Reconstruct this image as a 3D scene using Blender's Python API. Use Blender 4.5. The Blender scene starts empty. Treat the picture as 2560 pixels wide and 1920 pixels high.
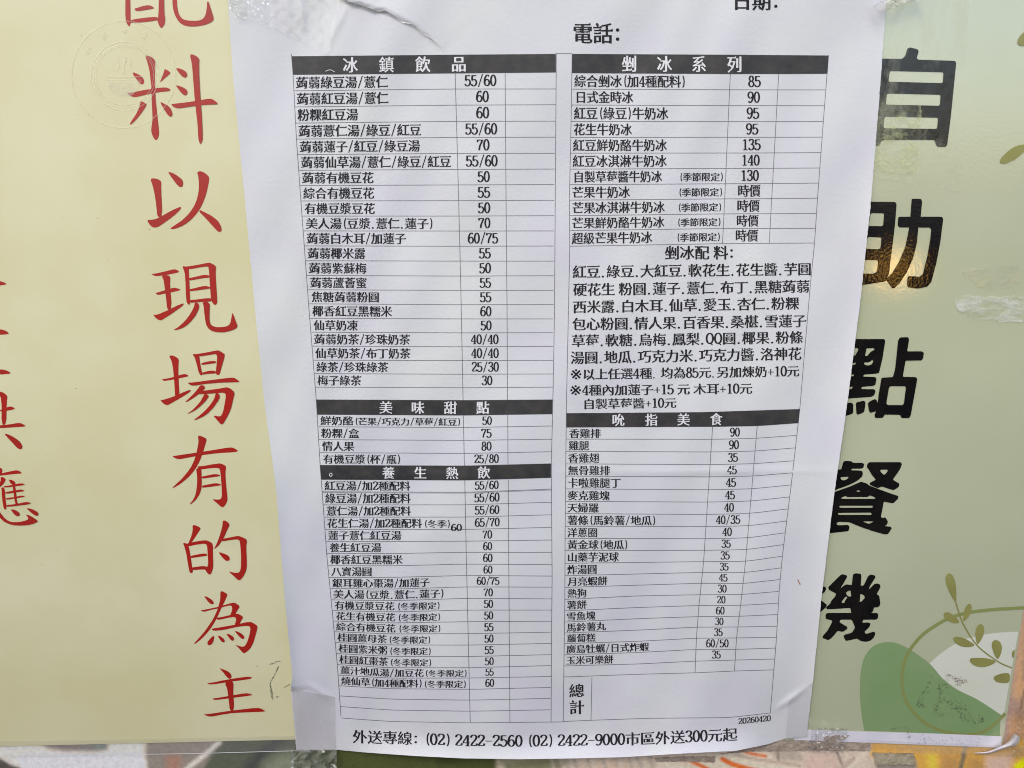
import bpy, math, random
import numpy as np
from mathutils import Vector
from mathutils.geometry import tessellate_polygon
random.seed(7); np.random.seed(7)
scn = bpy.context.scene
COL = scn.collection
R = math.radians

# ------------------------------------------------------------------ camera, sky, sun
F, PITCH, DIST, CZ = 1920.0, R(15.0), 0.277, 1.45        # photo is 2560 x 1920 px, 26 mm phone lens, held close
CT, ST = math.cos(PITCH), math.sin(PITCH)
CAM = np.array([0.0, -DIST*CT, CZ])
cam = bpy.data.cameras.new('camera'); cam.sensor_width = 36; cam.lens = 36*F/2560
cam.clip_start = 0.01; cam.clip_end = 500
co = bpy.data.objects.new('camera', cam); COL.objects.link(co)
co.location = CAM; co.rotation_euler = (R(90)-PITCH, 0, 0); scn.camera = co

SUN_EL, SUN_AZ = R(47), R(-28)          # sun behind the viewer, high, a little to the left
wd = bpy.data.worlds.new('World'); scn.world = wd; wd.use_nodes = True
nt = wd.node_tree; bg = nt.nodes['Background']
sky = nt.nodes.new('ShaderNodeTexSky'); sky.sky_type = 'NISHITA'; sky.sun_disc = False
sky.sun_elevation = SUN_EL; sky.sun_rotation = math.pi + SUN_AZ*-1
sky.air_density = 1.0; sky.dust_density = 2.4; sky.ozone_density = 0.6
nt.links.new(sky.outputs[0], bg.inputs[0]); bg.inputs[1].default_value = 0.15
sd = bpy.data.lights.new('sun', 'SUN'); sd.energy = 0.5; sd.angle = R(12); sd.color = (1, 0.97, 0.93)
so = bpy.data.objects.new('sun', sd); COL.objects.link(so)
dsun = Vector((math.sin(SUN_AZ)*math.cos(SUN_EL), -math.cos(SUN_AZ)*math.cos(SUN_EL), math.sin(SUN_EL)))
so.rotation_euler = dsun.to_track_quat('Z', 'Y').to_euler(); so.location = dsun*5 + Vector((0, 0, 1.4))
scn.view_settings.view_transform = 'Standard'; scn.view_settings.look = 'None'
scn.view_settings.exposure = 0.58; scn.view_settings.gamma = 1
scn.cycles.filter_width = 1.05; scn.cycles.max_bounces = 8; scn.cycles.transparent_max_bounces = 12

# ------------------------------------------------------------------ photo pixel -> point on the wall plane (or a sheet lying on it)
def W(px, py, h=0.0):
    px = np.asarray(px, float); py = np.asarray(py, float); h = np.asarray(h, float)
    v = (960-py)/F
    d = np.stack([(px-1280)/F + 0*v, CT + v*ST + 0*px, -ST + v*CT + 0*px], -1)
    t = (-h - CAM[1])/d[..., 1]
    return CAM + d*t[..., None]
def PROJ(P):
    q = P - CAM
    f = q[..., 1]*CT - q[..., 2]*ST
    return 1280 + F*q[..., 0]/f, 960 - F*(q[..., 1]*ST + q[..., 2]*CT)/f

H0 = 0.0016                                               # resting height of the menu sheet above the wall
def seg_d(x, y, a, b):
    ax, ay = a; bx, by = b
    t = np.clip(((x-ax)*(bx-ax)+(y-ay)*(by-ay))/((bx-ax)**2+(by-ay)**2), 0, 1)
    s = np.sign((bx-ax)*(y-ay)-(by-ay)*(x-ax))
    return np.hypot(x-ax-t*(bx-ax), y-ay-t*(by-ay)), t, s
EDL = np.array([(565,-60),(571,20),(583,200),(612,500),(638,780),(660,1000),(690,1220),(712,1500),(723,1610),(731,1690),(727,1718),(733,1790),(741,1876)], float)
EDR = np.array([(2222,-60),(2216,0),(2198,250),(2176,520),(2150,760),(2118,1010),(2085,1240),(2053,1500),(2034,1690),(2016,1841)], float)
EDB = np.array([(741,1876),(838,1874),(900,1880),(939,1883),(1039,1890),(1158,1896),(1297,1898),(1436,1896),(1556,1893),(1687,1885),(1760,1881),(1840,1877),(1918,1861),(1962,1847),(2016,1841)], float)
def xl(y): return np.interp(y, EDL[:, 1], EDL[:, 0])
def xr(y): return np.interp(y, EDR[:, 1], EDR[:, 0])
TEAR = [(850,-10),(872,6),(905,14),(930,24),(945,29),(962,27),(985,40),(1008,54),(1030,62),(1055,82),(1078,98),(1092,110),(1108,126)]
def relief(x, y):
    """millimetre waves, lifted edges, creases and the curling foot of the paper sheet"""
    L, Rr = xl(y), xr(y)
    s = np.clip((x-L)/(Rr-L), -0.02, 1.02)
    t = np.clip(y/1880, 0, 1.02)
    low = np.clip((t-0.45)/0.55, 0, 1)
    h = 0.0016*low*(0.5+0.5*np.cos(2*np.pi*(s-0.36)/0.62))*np.sin(np.pi*np.clip(s, 0, 1))
    h += 0.0009*low*np.sin(2*np.pi*(s*1.6+0.8*t)+0.6)*np.sin(np.pi*np.clip(s, 0, 1))
    h += 0.00045*np.sin(x/71+1.3*np.sin(y/190))*np.sin(y/113+0.7) + 0.00016*np.sin(x/33+y/57+2*np.sin(x/140))
    yb = np.interp(x, EDB[:, 0], EDB[:, 1])
    d = np.clip(1-(yb-y)/70, 0, 1.3)
    mid = np.clip((s-0.07)/0.25, 0, 1)*np.clip((0.97-s)/0.22, 0, 1)
    mid = mid*mid*(3-2*mid)
    h += 0.0080*d*d*mid*(1+0.25*np.sin(x/68)) + 0.0030*np.clip(1-(yb-y)/330, 0, 1.1)**2*mid
    pl = np.interp(y, [500,900,1250,1500,1650,1715,1722,1900], [0,.0003,.0007,.0016,.0022,.0024,.0002,0])
    h += pl*np.exp(-np.clip(x-L, 0, None)/22)
    pr = np.interp(y, [100,300,700,1100,1500,1700,1800,1900], [0,.0010,.0019,.0026,.0028,.0022,.0010,0])
    h += pr*np.exp(-np.clip(Rr-x, 0, None)/26)
    for a, b, amp, w in [((768,1706),(828,1746),.0006,7), ((1940,1772),(2012,1716),.0007,6), ((1400,1181),(2110,1176),.0003,9),
                         ((1400,1181),(735,1195),.00012,9), ((824,110),(868,10),.0005,6), ((760,70),(748,0),.0004,8)]:
        dd, tt, ss = seg_d(x, y, a, b)
        h += amp*np.exp(-(dd/w)**2)*np.clip(1.2-abs(tt-.5)*2, 0.1, 1)
    best = np.full(np.shape(x), 1e9); val = np.zeros(np.shape(x))
    for i in range(len(TEAR)-1):
        dd, tt, ss = seg_d(x, y, TEAR[i], TEAR[i+1])
        amp = .0014*(1-(i+tt)/(len(TEAR)-1))**.6
        k = dd < best
        val = np.where(k, np.where(ss < 0, amp*np.exp(-dd/70), 0), val); best = np.where(k, dd, best)
    return h + val
def S(px, py, off=0.0):
    """photo pixel -> point on the wavy sheet, off metres proud of it"""
    px = np.asarray(px, float); py = np.asarray(py, float)
    h = np.full(px.shape, H0)
    for _ in range(9):
        P = W(px, py, h+off)
        Q = P.copy(); Q[..., 1] = -H0
        bx, by = PROJ(Q)
        h = 0.4*h + 0.6*(H0+relief(bx, by))
    return W(px, py, h+off)

# ------------------------------------------------------------------ materials
def lin(c):
    return tuple((v/12.92 if v <= .04045 else ((v+.055)/1.055)**2.4) for v in (c[0]/255, c[1]/255, c[2]/255))
def mat(name, c1, c2=None, scale=20, rough=0.5, spec=0.5, bump=0.0, bscale=200, detail=5, lo=.35, hi=.65, ior=1.5, broad=0.0):
    m = bpy.data.materials.new(name); m.use_nodes = True
    n = m.node_tree.nodes; l = m.node_tree.links; b = n['Principled BSDF']
    b.inputs['Roughness'].default_value = rough; b.inputs['Specular IOR Level'].default_value = spec; b.inputs['IOR'].default_value = ior
    g = n.new('ShaderNodeNewGeometry')
    if c2 is None: b.inputs['Base Color'].default_value = (*c1, 1)
    else:
        t = n.new('ShaderNodeTexNoise'); t.inputs['Scale'].default_value = scale; t.inputs['Detail'].default_value = detail
        r = n.new('ShaderNodeValToRGB'); r.color_ramp.elements[0].position = lo; r.color_ramp.elements[1].position = hi
        r.color_ramp.elements[0].color = (*c1, 1); r.color_ramp.elements[1].color = (*c2, 1)
        l.new(g.outputs['Position'], t.inputs['Vector']); l.new(t.outputs['Fac'], r.inputs['Fac']); l.new(r.outputs['Color'], b.inputs['Base Color'])
    if bump:
        t2 = n.new('ShaderNodeTexNoise'); t2.inputs['Scale'].default_value = bscale; t2.inputs['Detail'].default_value = 4
        bp = n.new('ShaderNodeBump'); bp.inputs['Strength'].default_value = bump; bp.inputs['Distance'].default_value = 0.001
        l.new(g.outputs['Position'], t2.inputs['Vector']); l.new(t2.outputs['Fac'], bp.inputs['Height']); l.new(bp.outputs['Normal'], b.inputs['Normal'])
    return m
def film(name, gloss=.08, rough=.12, scuff_sheen=(.9, .9, .8), scuff_sheen_amt=.25, scale=60, lo=.5, hi=.75, bump=.4, bscale=120, stretch=(1, 1, 1), base=0.0):
    """clear adhesive film: mostly see-through, a glossy skin, a pale noise colour for scuffs and painted sheen"""
    m = bpy.data.materials.new(name); m.use_nodes = True
    n = m.node_tree.nodes; l = m.node_tree.links; n.clear()
    out = n.new('ShaderNodeOutputMaterial'); tr = n.new('ShaderNodeBsdfTransparent'); gl = n.new('ShaderNodeBsdfGlossy'); df = n.new('ShaderNodeBsdfDiffuse')
    gl.inputs['Roughness'].default_value = rough; df.inputs['Color'].default_value = (*scuff_sheen, 1)
    g = n.new('ShaderNodeNewGeometry'); mp = n.new('ShaderNodeVectorMath'); mp.operation = 'MULTIPLY'; mp.inputs[1].default_value = stretch
    l.new(g.outputs['Position'], mp.inputs[0])
    t = n.new('ShaderNodeTexNoise'); t.inputs['Scale'].default_value = scale; t.inputs['Detail'].default_value = 9; t.inputs['Roughness'].default_value = .68
    l.new(mp.outputs[0], t.inputs['Vector'])
    r = n.new('ShaderNodeMapRange'); r.inputs['From Min'].default_value = lo; r.inputs['From Max'].default_value = hi; r.inputs['To Min'].default_value = base; r.inputs['To Max'].default_value = scuff_sheen_amt
    l.new(t.outputs['Fac'], r.inputs['Value'])
    t2 = n.new('ShaderNodeTexNoise'); t2.inputs['Scale'].default_value = bscale; t2.inputs['Detail'].default_value = 3
    l.new(mp.outputs[0], t2.inputs['Vector'])
    bp = n.new('ShaderNodeBump'); bp.inputs['Strength'].default_value = bump; bp.inputs['Distance'].default_value = .002
    l.new(t2.outputs['Fac'], bp.inputs['Height']); l.new(bp.outputs['Normal'], gl.inputs['Normal'])
    m1 = n.new('ShaderNodeMixShader'); m2 = n.new('ShaderNodeMixShader')
    l.new(r.outputs[0], m1.inputs[0]); l.new(tr.outputs[0], m1.inputs[1]); l.new(df.outputs[0], m1.inputs[2])
    m2.inputs[0].default_value = gloss; l.new(m1.outputs[0], m2.inputs[1]); l.new(gl.outputs[0], m2.inputs[2])
    l.new(m2.outputs[0], out.inputs[0])
    return m
M = dict(
    paper=mat('paper', (.655,.655,.70), (.70,.72,.705), 30, .5, .5, .08, 900),
    ink=mat('toner_ink', (.012,.012,.014), (.022,.022,.025), 900, .6, .25),
    rule=mat('rule_ink', (.16,.16,.18)),
    bar=mat('header_toner', (.036,.036,.037), (.062,.056,.05), 260, .5, .4, .08, 900, 8, .38, .72),
    knock=mat('bare_paper_letter', (.78,.78,.79)),
    fibre=mat('torn_fibre', (.88,.88,.86)),
    yellow=mat('yellow_print', (.685,.65,.375), (.74,.71,.455), 22, .33, .6, .03, 260),
    red=mat('red_print', (.43,.016,.010), (.38,.022,.015), 60, .33, .5, .03, 260),
    green=mat('pale_green_print', (.515,.55,.36), (.575,.61,.41), 12, .11, .5, .03, 900, ior=2.4),
    black=mat('black_print', (.006,.006,.007), (.012,.010,.009), 80, .05, .5, .045, 1000),
    leaf=mat('olive_leaf_print', (.26,.255,.08), (.31,.31,.10), 70, .2, .5, .04, 150),
    ring=mat('olive_ring_print', (.26,.30,.10), None, 1, .2, .5, .04, 150),
    blob=mat('deep_green_print', (.21,.34,.14), (.26,.37,.18), 25, .2, .5, .04, 150),
    pale=mat('pale_blob_print', (.66,.69,.56), (.70,.72,.62), 25, .2, .5, .04, 150),
    white=mat('white_border', (.74,.73,.80), (.80,.79,.84), 120, .3, .5, .05, 200),
    edge=mat('board_edge', (.80,.79,.76)),
    grime=mat('grime', (.13,.15,.10)),
    stone=mat('pavement_stone', (.10,.098,.095), (.16,.155,.15), 6, .85),
    blocker=mat('blocker_dark', (.05,.05,.048), (.08,.078,.072), 9, .85),
    plaster=mat('wall_plaster', (.35,.34,.31), (.42,.40,.37), 9, .8, .3, .2, 60),
    iron=mat('dark_iron', (.03,.03,.032), None, 1, .4),
    residue=mat('gum_residue', (.36,.28,.22), (.50,.42,.34), 420, .55, .5, .7, 500, 8, .35, .7),
    label=mat('gummed_label', (.36,.31,.20), (.52,.46,.33), 420, .5, .5, .7, 420, 8, .35, .7),
    curl=mat('curled_film', (.70,.62,.66), (.82,.78,.80), 60, .3, .5),
    tape=film('clear_tape', .07, .10, (.85,.85,.66), .5, 70, .50, .80, .5, 150),  # pale noise colour also paints the tape's yellow-white highlights
    streak=film('streaked_tape', .022, .14, (.82,.84,.62), .42, 55, .50, .80, .5, 160, (1.6, 1, .55)),  # pale streaks also paint sky and tree reflections as colour
    gloss=film('glossy_tape', .24, .03, (.9,.88,.84), .35, 90, .55, .8, .9, 160, (1, 1, 1), .02),
    strip=film('strip_tape', .06, .06, (.8,.8,.78), .10, 50, .4, .8, .08, 60, (1, 1, 1), .04),
    seal=film('seal_print', .0, .3, (.86,.82,.66), .30, 300, .35, .55, 0, 60, (1, 1, 1), .13),
)
# the printed banner of food photographs: colours come from its own vertex paint
def paint_mat(name):
    m = bpy.data.materials.new(name); m.use_nodes = True
    n = m.node_tree.nodes; l = m.node_tree.links; b = n['Principled BSDF']
    a = n.new('ShaderNodeVertexColor'); a.layer_name = 'print'
    t = n.new('ShaderNodeTexNoise'); t.inputs['Scale'].default_value = 700; t.inputs['Detail'].default_value = 6
    g = n.new('ShaderNodeNewGeometry'); l.new(g.outputs['Position'], t.inputs['Vector'])
    r = n.new('ShaderNodeMapRange'); r.inputs['To Min'].default_value = .72; r.inputs['To Max'].default_value = 1.22
    l.new(t.outputs['Fac'], r.inputs['Value'])
    v = n.new('ShaderNodeVectorMath'); v.operation = 'SCALE'; l.new(a.outputs[0], v.inputs[0]); l.new(r.outputs[0], v.inputs['Scale'])
    l.new(v.outputs[0], b.inputs['Base Color']); b.inputs['Roughness'].default_value = .3
    return m
M['banner'] = paint_mat('banner_print')

# ------------------------------------------------------------------ object helpers
def tag(o, label=None, cat=None, group=None, kind=None):
    if label: o['label'] = label
    if cat: o['category'] = cat
    if group: o['group'] = group
    if kind: o['kind'] = kind
    return o
def thing(name, label, cat, loc, group=None):
    o = bpy.data.objects.new(name, None); o.empty_display_size = .01; COL.objects.link(o); o.location = loc
    return tag(o, label, cat, group)
def mesh(name, V, Fc, m, parent=None, smooth=False):
    me = bpy.data.meshes.new(name)
    V = np.asarray(V, float)
    org = V.mean(0) if parent is None else np.array(parent['origin_'] if 'origin_' in parent else parent.location)
    me.from_pydata([tuple(v) for v in (V-org)], [], [tuple(int(i) for i in f) for f in Fc])
    me.materials.append(m)
    if smooth: me.polygons.foreach_set('use_smooth', [True]*len(me.polygons))
    o = bpy.data.objects.new(name, me); COL.objects.link(o)
    if parent is None: o.location = org
    else:
        root = parent
        o.parent = parent
        o['origin_'] = [float(x) for x in org]
    return o
def chaikin(p, k=.22):
    q = []
    for i in range(len(p)):
        a = p[i]; b = p[(i+1) % len(p)]
        q.append((a[0]+(b[0]-a[0])*k, a[1]+(b[1]-a[1])*k)); q.append((a[0]+(b[0]-a[0])*(1-k), a[1]+(b[1]-a[1])*(1-k)))
    return q
def rounded(p, r):
    q = []; n = len(p)
    for i in range(n):
        a = np.array(p[i-1], float); b = np.array(p[i], float); c = np.array(p[(i+1) % n], float)
        u = a-b; v = c-b; lu = np.hypot(*u)+1e-9; lv = np.hypot(*v)+1e-9
        rr = min(r, lu*.45, lv*.45); s = b+u/lu*rr; e = b+v/lv*rr
        for k in (0, .33, .67, 1): q.append(tuple((1-k)**2*s+2*k*(1-k)*b+k*k*e))
    return q
def fill(loops):
    fl = [[Vector((x, y, 0)) for x, y in lp] for lp in loops]
    pts = [p for lp in loops for p in lp]
    return pts, [tuple(t) for t in tessellate_polygon(fl)]
class MB:
    def __init__(s): s.V = []; s.F = []
    def add(s, V, Fc):
        k = len(s.V); s.V += [tuple(v) for v in V]; s.F += [tuple(i+k for i in f) for f in Fc]
    def build(s, name, m, parent=None, smooth=False): return mesh(name, s.V, s.F, m, parent, smooth)
def zt(pts, ox, oy, k=3.0722): return [(ox+x/k, oy+y/k) for x, y in pts]
def ribbon(pts, w, closed=False):
    p = np.array(pts, float)
    w = np.full(len(p), w, float) if np.isscalar(w) else np.array(w, float)
    if closed: d = np.roll(p, -1, 0)-np.roll(p, 1, 0)
    else: d = np.gradient(p, axis=0)
    d /= np.hypot(d[:, 0], d[:, 1])[:, None]+1e-9
    nn = np.stack([-d[:, 1], d[:, 0]], 1)*w[:, None]/2
    V = np.concatenate([p+nn, p-nn]); n = len(p)
    Fc = [(i, (i+1) % n, n+(i+1) % n, n+i) for i in range(n if closed else n-1)]
    return V, Fc
def spline(pts, k=6):
    p = np.array(pts, float); q = []
    for i in range(len(p)-1):
        a = p[max(i-1, 0)]; b = p[i]; c = p[i+1]; d = p[min(i+2, len(p)-1)]
        for t in np.arange(k)/k:
            q.append(.5*((2*b)+(-a+c)*t+(2*a-5*b+4*c-d)*t*t+(-a+3*b-3*c+d)*t**3))
    q.append(p[-1]); return np.array(q)
def board(name, poly, h0, h1, m, me, parent):
    """a flat board lying on the wall between heights h0 and h1: front face plus its thin edge"""
    p = np.array(poly, float); n = len(p)
    pts, tri = fill([list(map(tuple, p))])
    f = mesh(name, W(p[:, 0], p[:, 1], h1), tri, m, parent)
    V = np.concatenate([W(p[:, 0], p[:, 1], h1), W(p[:, 0], p[:, 1], h0)])
    e = mesh('sheet_edge', V, [(i, (i+1) % n, n+(i+1) % n, n+i) for i in range(n)], me, f)
    return f
def decal(name, loops, h, m, parent, mapper=W):
    pts, tri = fill(loops); p = np.array(pts)
    return mesh(name, mapper(p[:, 0], p[:, 1], h), tri, m, parent)

# ------------------------------------------------------------------ the place: pavement and wall
def flat(name, V, m, label=None):
    o = mesh(name, V, [(0, 1, 2, 3)], m); tag(o, kind='structure'); return o
flat('ground', [(-60,-60,0),(60,-60,0),(60,.2,0),(-60,.2,0)], M['stone'])
LWY, LWT = -.50, 1.388                                     # an added dark blocker, unseen behind the viewer, shades the lower half
bx_ = [(-3,LWY-.14,0),(3,LWY-.14,0),(3,LWY,0),(-3,LWY,0),(-3,LWY-.14,LWT),(3,LWY-.14,LWT),(3,LWY,LWT),(-3,LWY,LWT)]
tag(mesh('shade_blocker', bx_, [(0,1,5,4),(1,2,6,5),(2,3,7,6),(3,0,4,7),(4,5,6,7)], M['blocker']), kind='structure')
flat('wall', [(-4,0,0.004),(4,0,0.004),(4,0,3.2),(-4,0,3.2)], M['plaster'])

# ------------------------------------------------------------------ banner of food photographs behind everything
def build_banner():
    xs = np.arange(-160, 2741, 5.0); ys = np.arange(1380, 2031, 5.0)
    X, Y = np.meshgrid(xs, ys)
    C = np.zeros(X.shape+(3,)); C[:] = lin((132,124,114))
    def sdist(poly):
        p = np.array(poly, float); n = len(p); inside = np.zeros(X.shape, bool); dm = np.full(X.shape, 1e9)
        for i in range(n):
            a = p[i]; b = p[(i+1) % n]
            d, _, _ = seg_d(X, Y, a, b); dm = np.minimum(dm, d)
            c = ((a[1] > Y) != (b[1] > Y)) & (X < (b[0]-a[0])*(Y-a[1])/(b[1]-a[1]+1e-12)+a[0]); inside ^= c
        return np.where(inside, dm, -dm)
    def put(poly, c, soft=4, amt=1.0):
        k = np.clip(sdist(poly)/soft*.5+.5, 0, 1)[..., None]*amt
        C[:] = C*(1-k)+np.array(lin(c))*k
    def line(pts, w, c, soft=3, amt=1.0):
        dm = np.full(X.shape, 1e9)
        for a, b in zip(pts[:-1], pts[1:]): dm = np.minimum(dm, seg_d(X, Y, a, b)[0])
        k = np.clip((w/2-dm)/soft*.5+.5, 0, 1)[..., None]*amt
        C[:] = C*(1-k)+np.array(lin(c))*k
    put([(-200,1840),(362,1830),(366,2040),(-200,2040)], (214,205,188), 8)
    put([(40,1905),(70,1893),(200,1886),(330,1890),(360,1910),(366,2040),(30,2040)], (238,232,222), 12)
    put([(90,1856),(270,1852),(268,1872),(230,1880),(160,1879),(120,1872)], (120,113,108), 8)
    put([(230,1853),(270,1850),(262,1874),(238,1876)], (112,122,116), 8)
    put([(-200,1893),(0,1895),(14,1900),(30,1910),(52,1916),(46,2040),(-200,2040)], (82,76,70), 5)
    line([(10,1893),(30,1906),(52,1912)], 10, (196,190,180), 6)
    put([(300,1897),(350,1888),(358,1925),(316,1925)], (206,200,210), 14, .7)
    put([(415,1888),(452,1886),(450,1990),(418,1990)], (150,116,98), 10)
    put([(556,1840),(760,1836),(760,2040),(440,2040)], (84,88,74), 6)
    line([(700,1845),(655,1885),(620,1925)], 26, (62,64,64), 12, .8)
    put([(660,1910),(700,1885),(740,1880),(740,1990),(650,1990)], (128,134,112), 18, .7)
    line([(548,1856),(520,1880),(468,1922),(430,1960)], 10, (212,202,188), 4)
    put([(738,1838),(1243,1840),(1243,2040),(738,2040)], (72,78,44), 4)
    line([(1100,1898),(1140,1896)], 12, (40,44,24), 14, .7)
    put([(1243,1830),(2190,1820),(2190,2040),(1243,2040)], (188,174,156), 4)
    put([(1243,1880),(1420,1888),(1400,1910),(1290,1914),(1243,1918)], (150,142,118), 9)
    put([(1262,1908),(1370,1898),(1420,1904),(1400,1925),(1262,1930)], (96,100,66), 7, .8)
    for i in range(34):
        x = 1380+i*12+random.uniform(-5, 5); line([(x,1890),(x+random.uniform(6,26),1935)], random.uniform(4,10), random.choice([(190,176,158),(150,138,124),(196,168,142),(140,132,120)]), 5, .6)
    put([(1640,1890),(1800,1886),(1900,1880),(2010,1905),(2000,1960),(1640,1960)], (200,186,166), 12)
    line([(1690,1896),(1720,1905),(1760,1925)], 9, (176,150,128), 6, .8)
    for pts, w in [([(1850,1872),(1868,1881),(1888,1886),(1914,1890)], 8), ([(1806,1898),(1832,1911),(1866,1921),(1900,1929)], 13), ([(1728,1903),(1752,1914),(1778,1927)], 10)]:
        line(pts, w+7, (214,196,176), 4); line(pts, w, (206,98,40), 3)
    line([(1840,1888),(1900,1900),(1960,1908),(2000,1915)], 6, (158,140,122), 4)
    put([(1925,1874),(1996,1876),(2014,1904),(1940,1900)], (166,154,138), 5); line([(1944,1876),(1946,1898)], 5, (120,110,100), 3)
    put([(2015,1880),(2090,1878),(2104,1920),(2010,1930)], (190,168,152), 8)
    line([(2092,1878),(2104,1910)], 5, (120,104,94), 3); line([(2120,1925),(2160,1880)], 8, (210,190,168), 6)
    line([(2106,1920),(2135,1895)], 5, (150,128,118), 4)
    put([(2176,1840),(2700,1840),(2700,2040),(2300,2040),(2292,1905),(2176,1890)], (196,152,72), 6)
    put([(2186,1856),(2560,1866),(2556,1884),(2280,1880)], (184,148,92), 8, .8)
    put([(2320,1885),(2345,1885),(2350,1930),(2322,1930)], (220,176,66), 12)
    put([(2350,1888),(2400,1888),(2400,1930),(2350,1930)], (170,130,76), 12)
    line([(2414,1862),(2408,1892)], 9, (150,136,116), 3); line([(2410,1888),(2398,1935)], 11, (104,98,80), 3)
    put([(2418,1892),(2460,1896),(2470,1940),(2418,1940)], (168,130,74), 10)
    put([(2464,1890),(2535,1885),(2520,1945),(2464,1945)], (186,160,140), 10)
    put([(2536,1912),(2568,1890),(2700,1880),(2700,2040),(2530,2040)], (222,196,14), 3)
    put([(2440,1380),(2741,1380),(2741,1840),(2440,1850)], (176,138,100), 5)
    line([(2556,1500),(2540,1560),(2520,1700),(2508,1850)], 26, (146,126,120), 12)
    put([(2490,1742),(2560,1748),(2556,1790),(2490,1784)], (140,118,108), 12, .8)
    line([(2562,1725),(2552,1770)], 5, (92,76,62), 3)
    line([(2566,1560),(2560,1700)], 8, (140,116,96), 6)
    nz = np.random.rand(*X.shape)*.08+.96
    C *= nz[..., None]
    C = np.clip(C/0.60, 0, .92)
    P = W(X, Y, .0005).reshape(-1, 3)
    ny, nx = X.shape
    Fc = [(j*nx+i, j*nx+i+1, (j+1)*nx+i+1, (j+1)*nx+i) for j in range(ny-1) for i in range(nx-1)]
    root = thing('food_banner', 'printed banner of food photographs running along the bottom behind both posters', 'banner', tuple(P.mean(0)))
    o = mesh('printed_vinyl', P, Fc, M['banner'], root)
    a = o.data.color_attributes.new('print', 'FLOAT_COLOR', 'POINT')
    a.data.foreach_set('color', np.concatenate([C.reshape(-1, 3), np.ones((nx*ny, 1))], 1).ravel())
build_banner()

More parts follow.
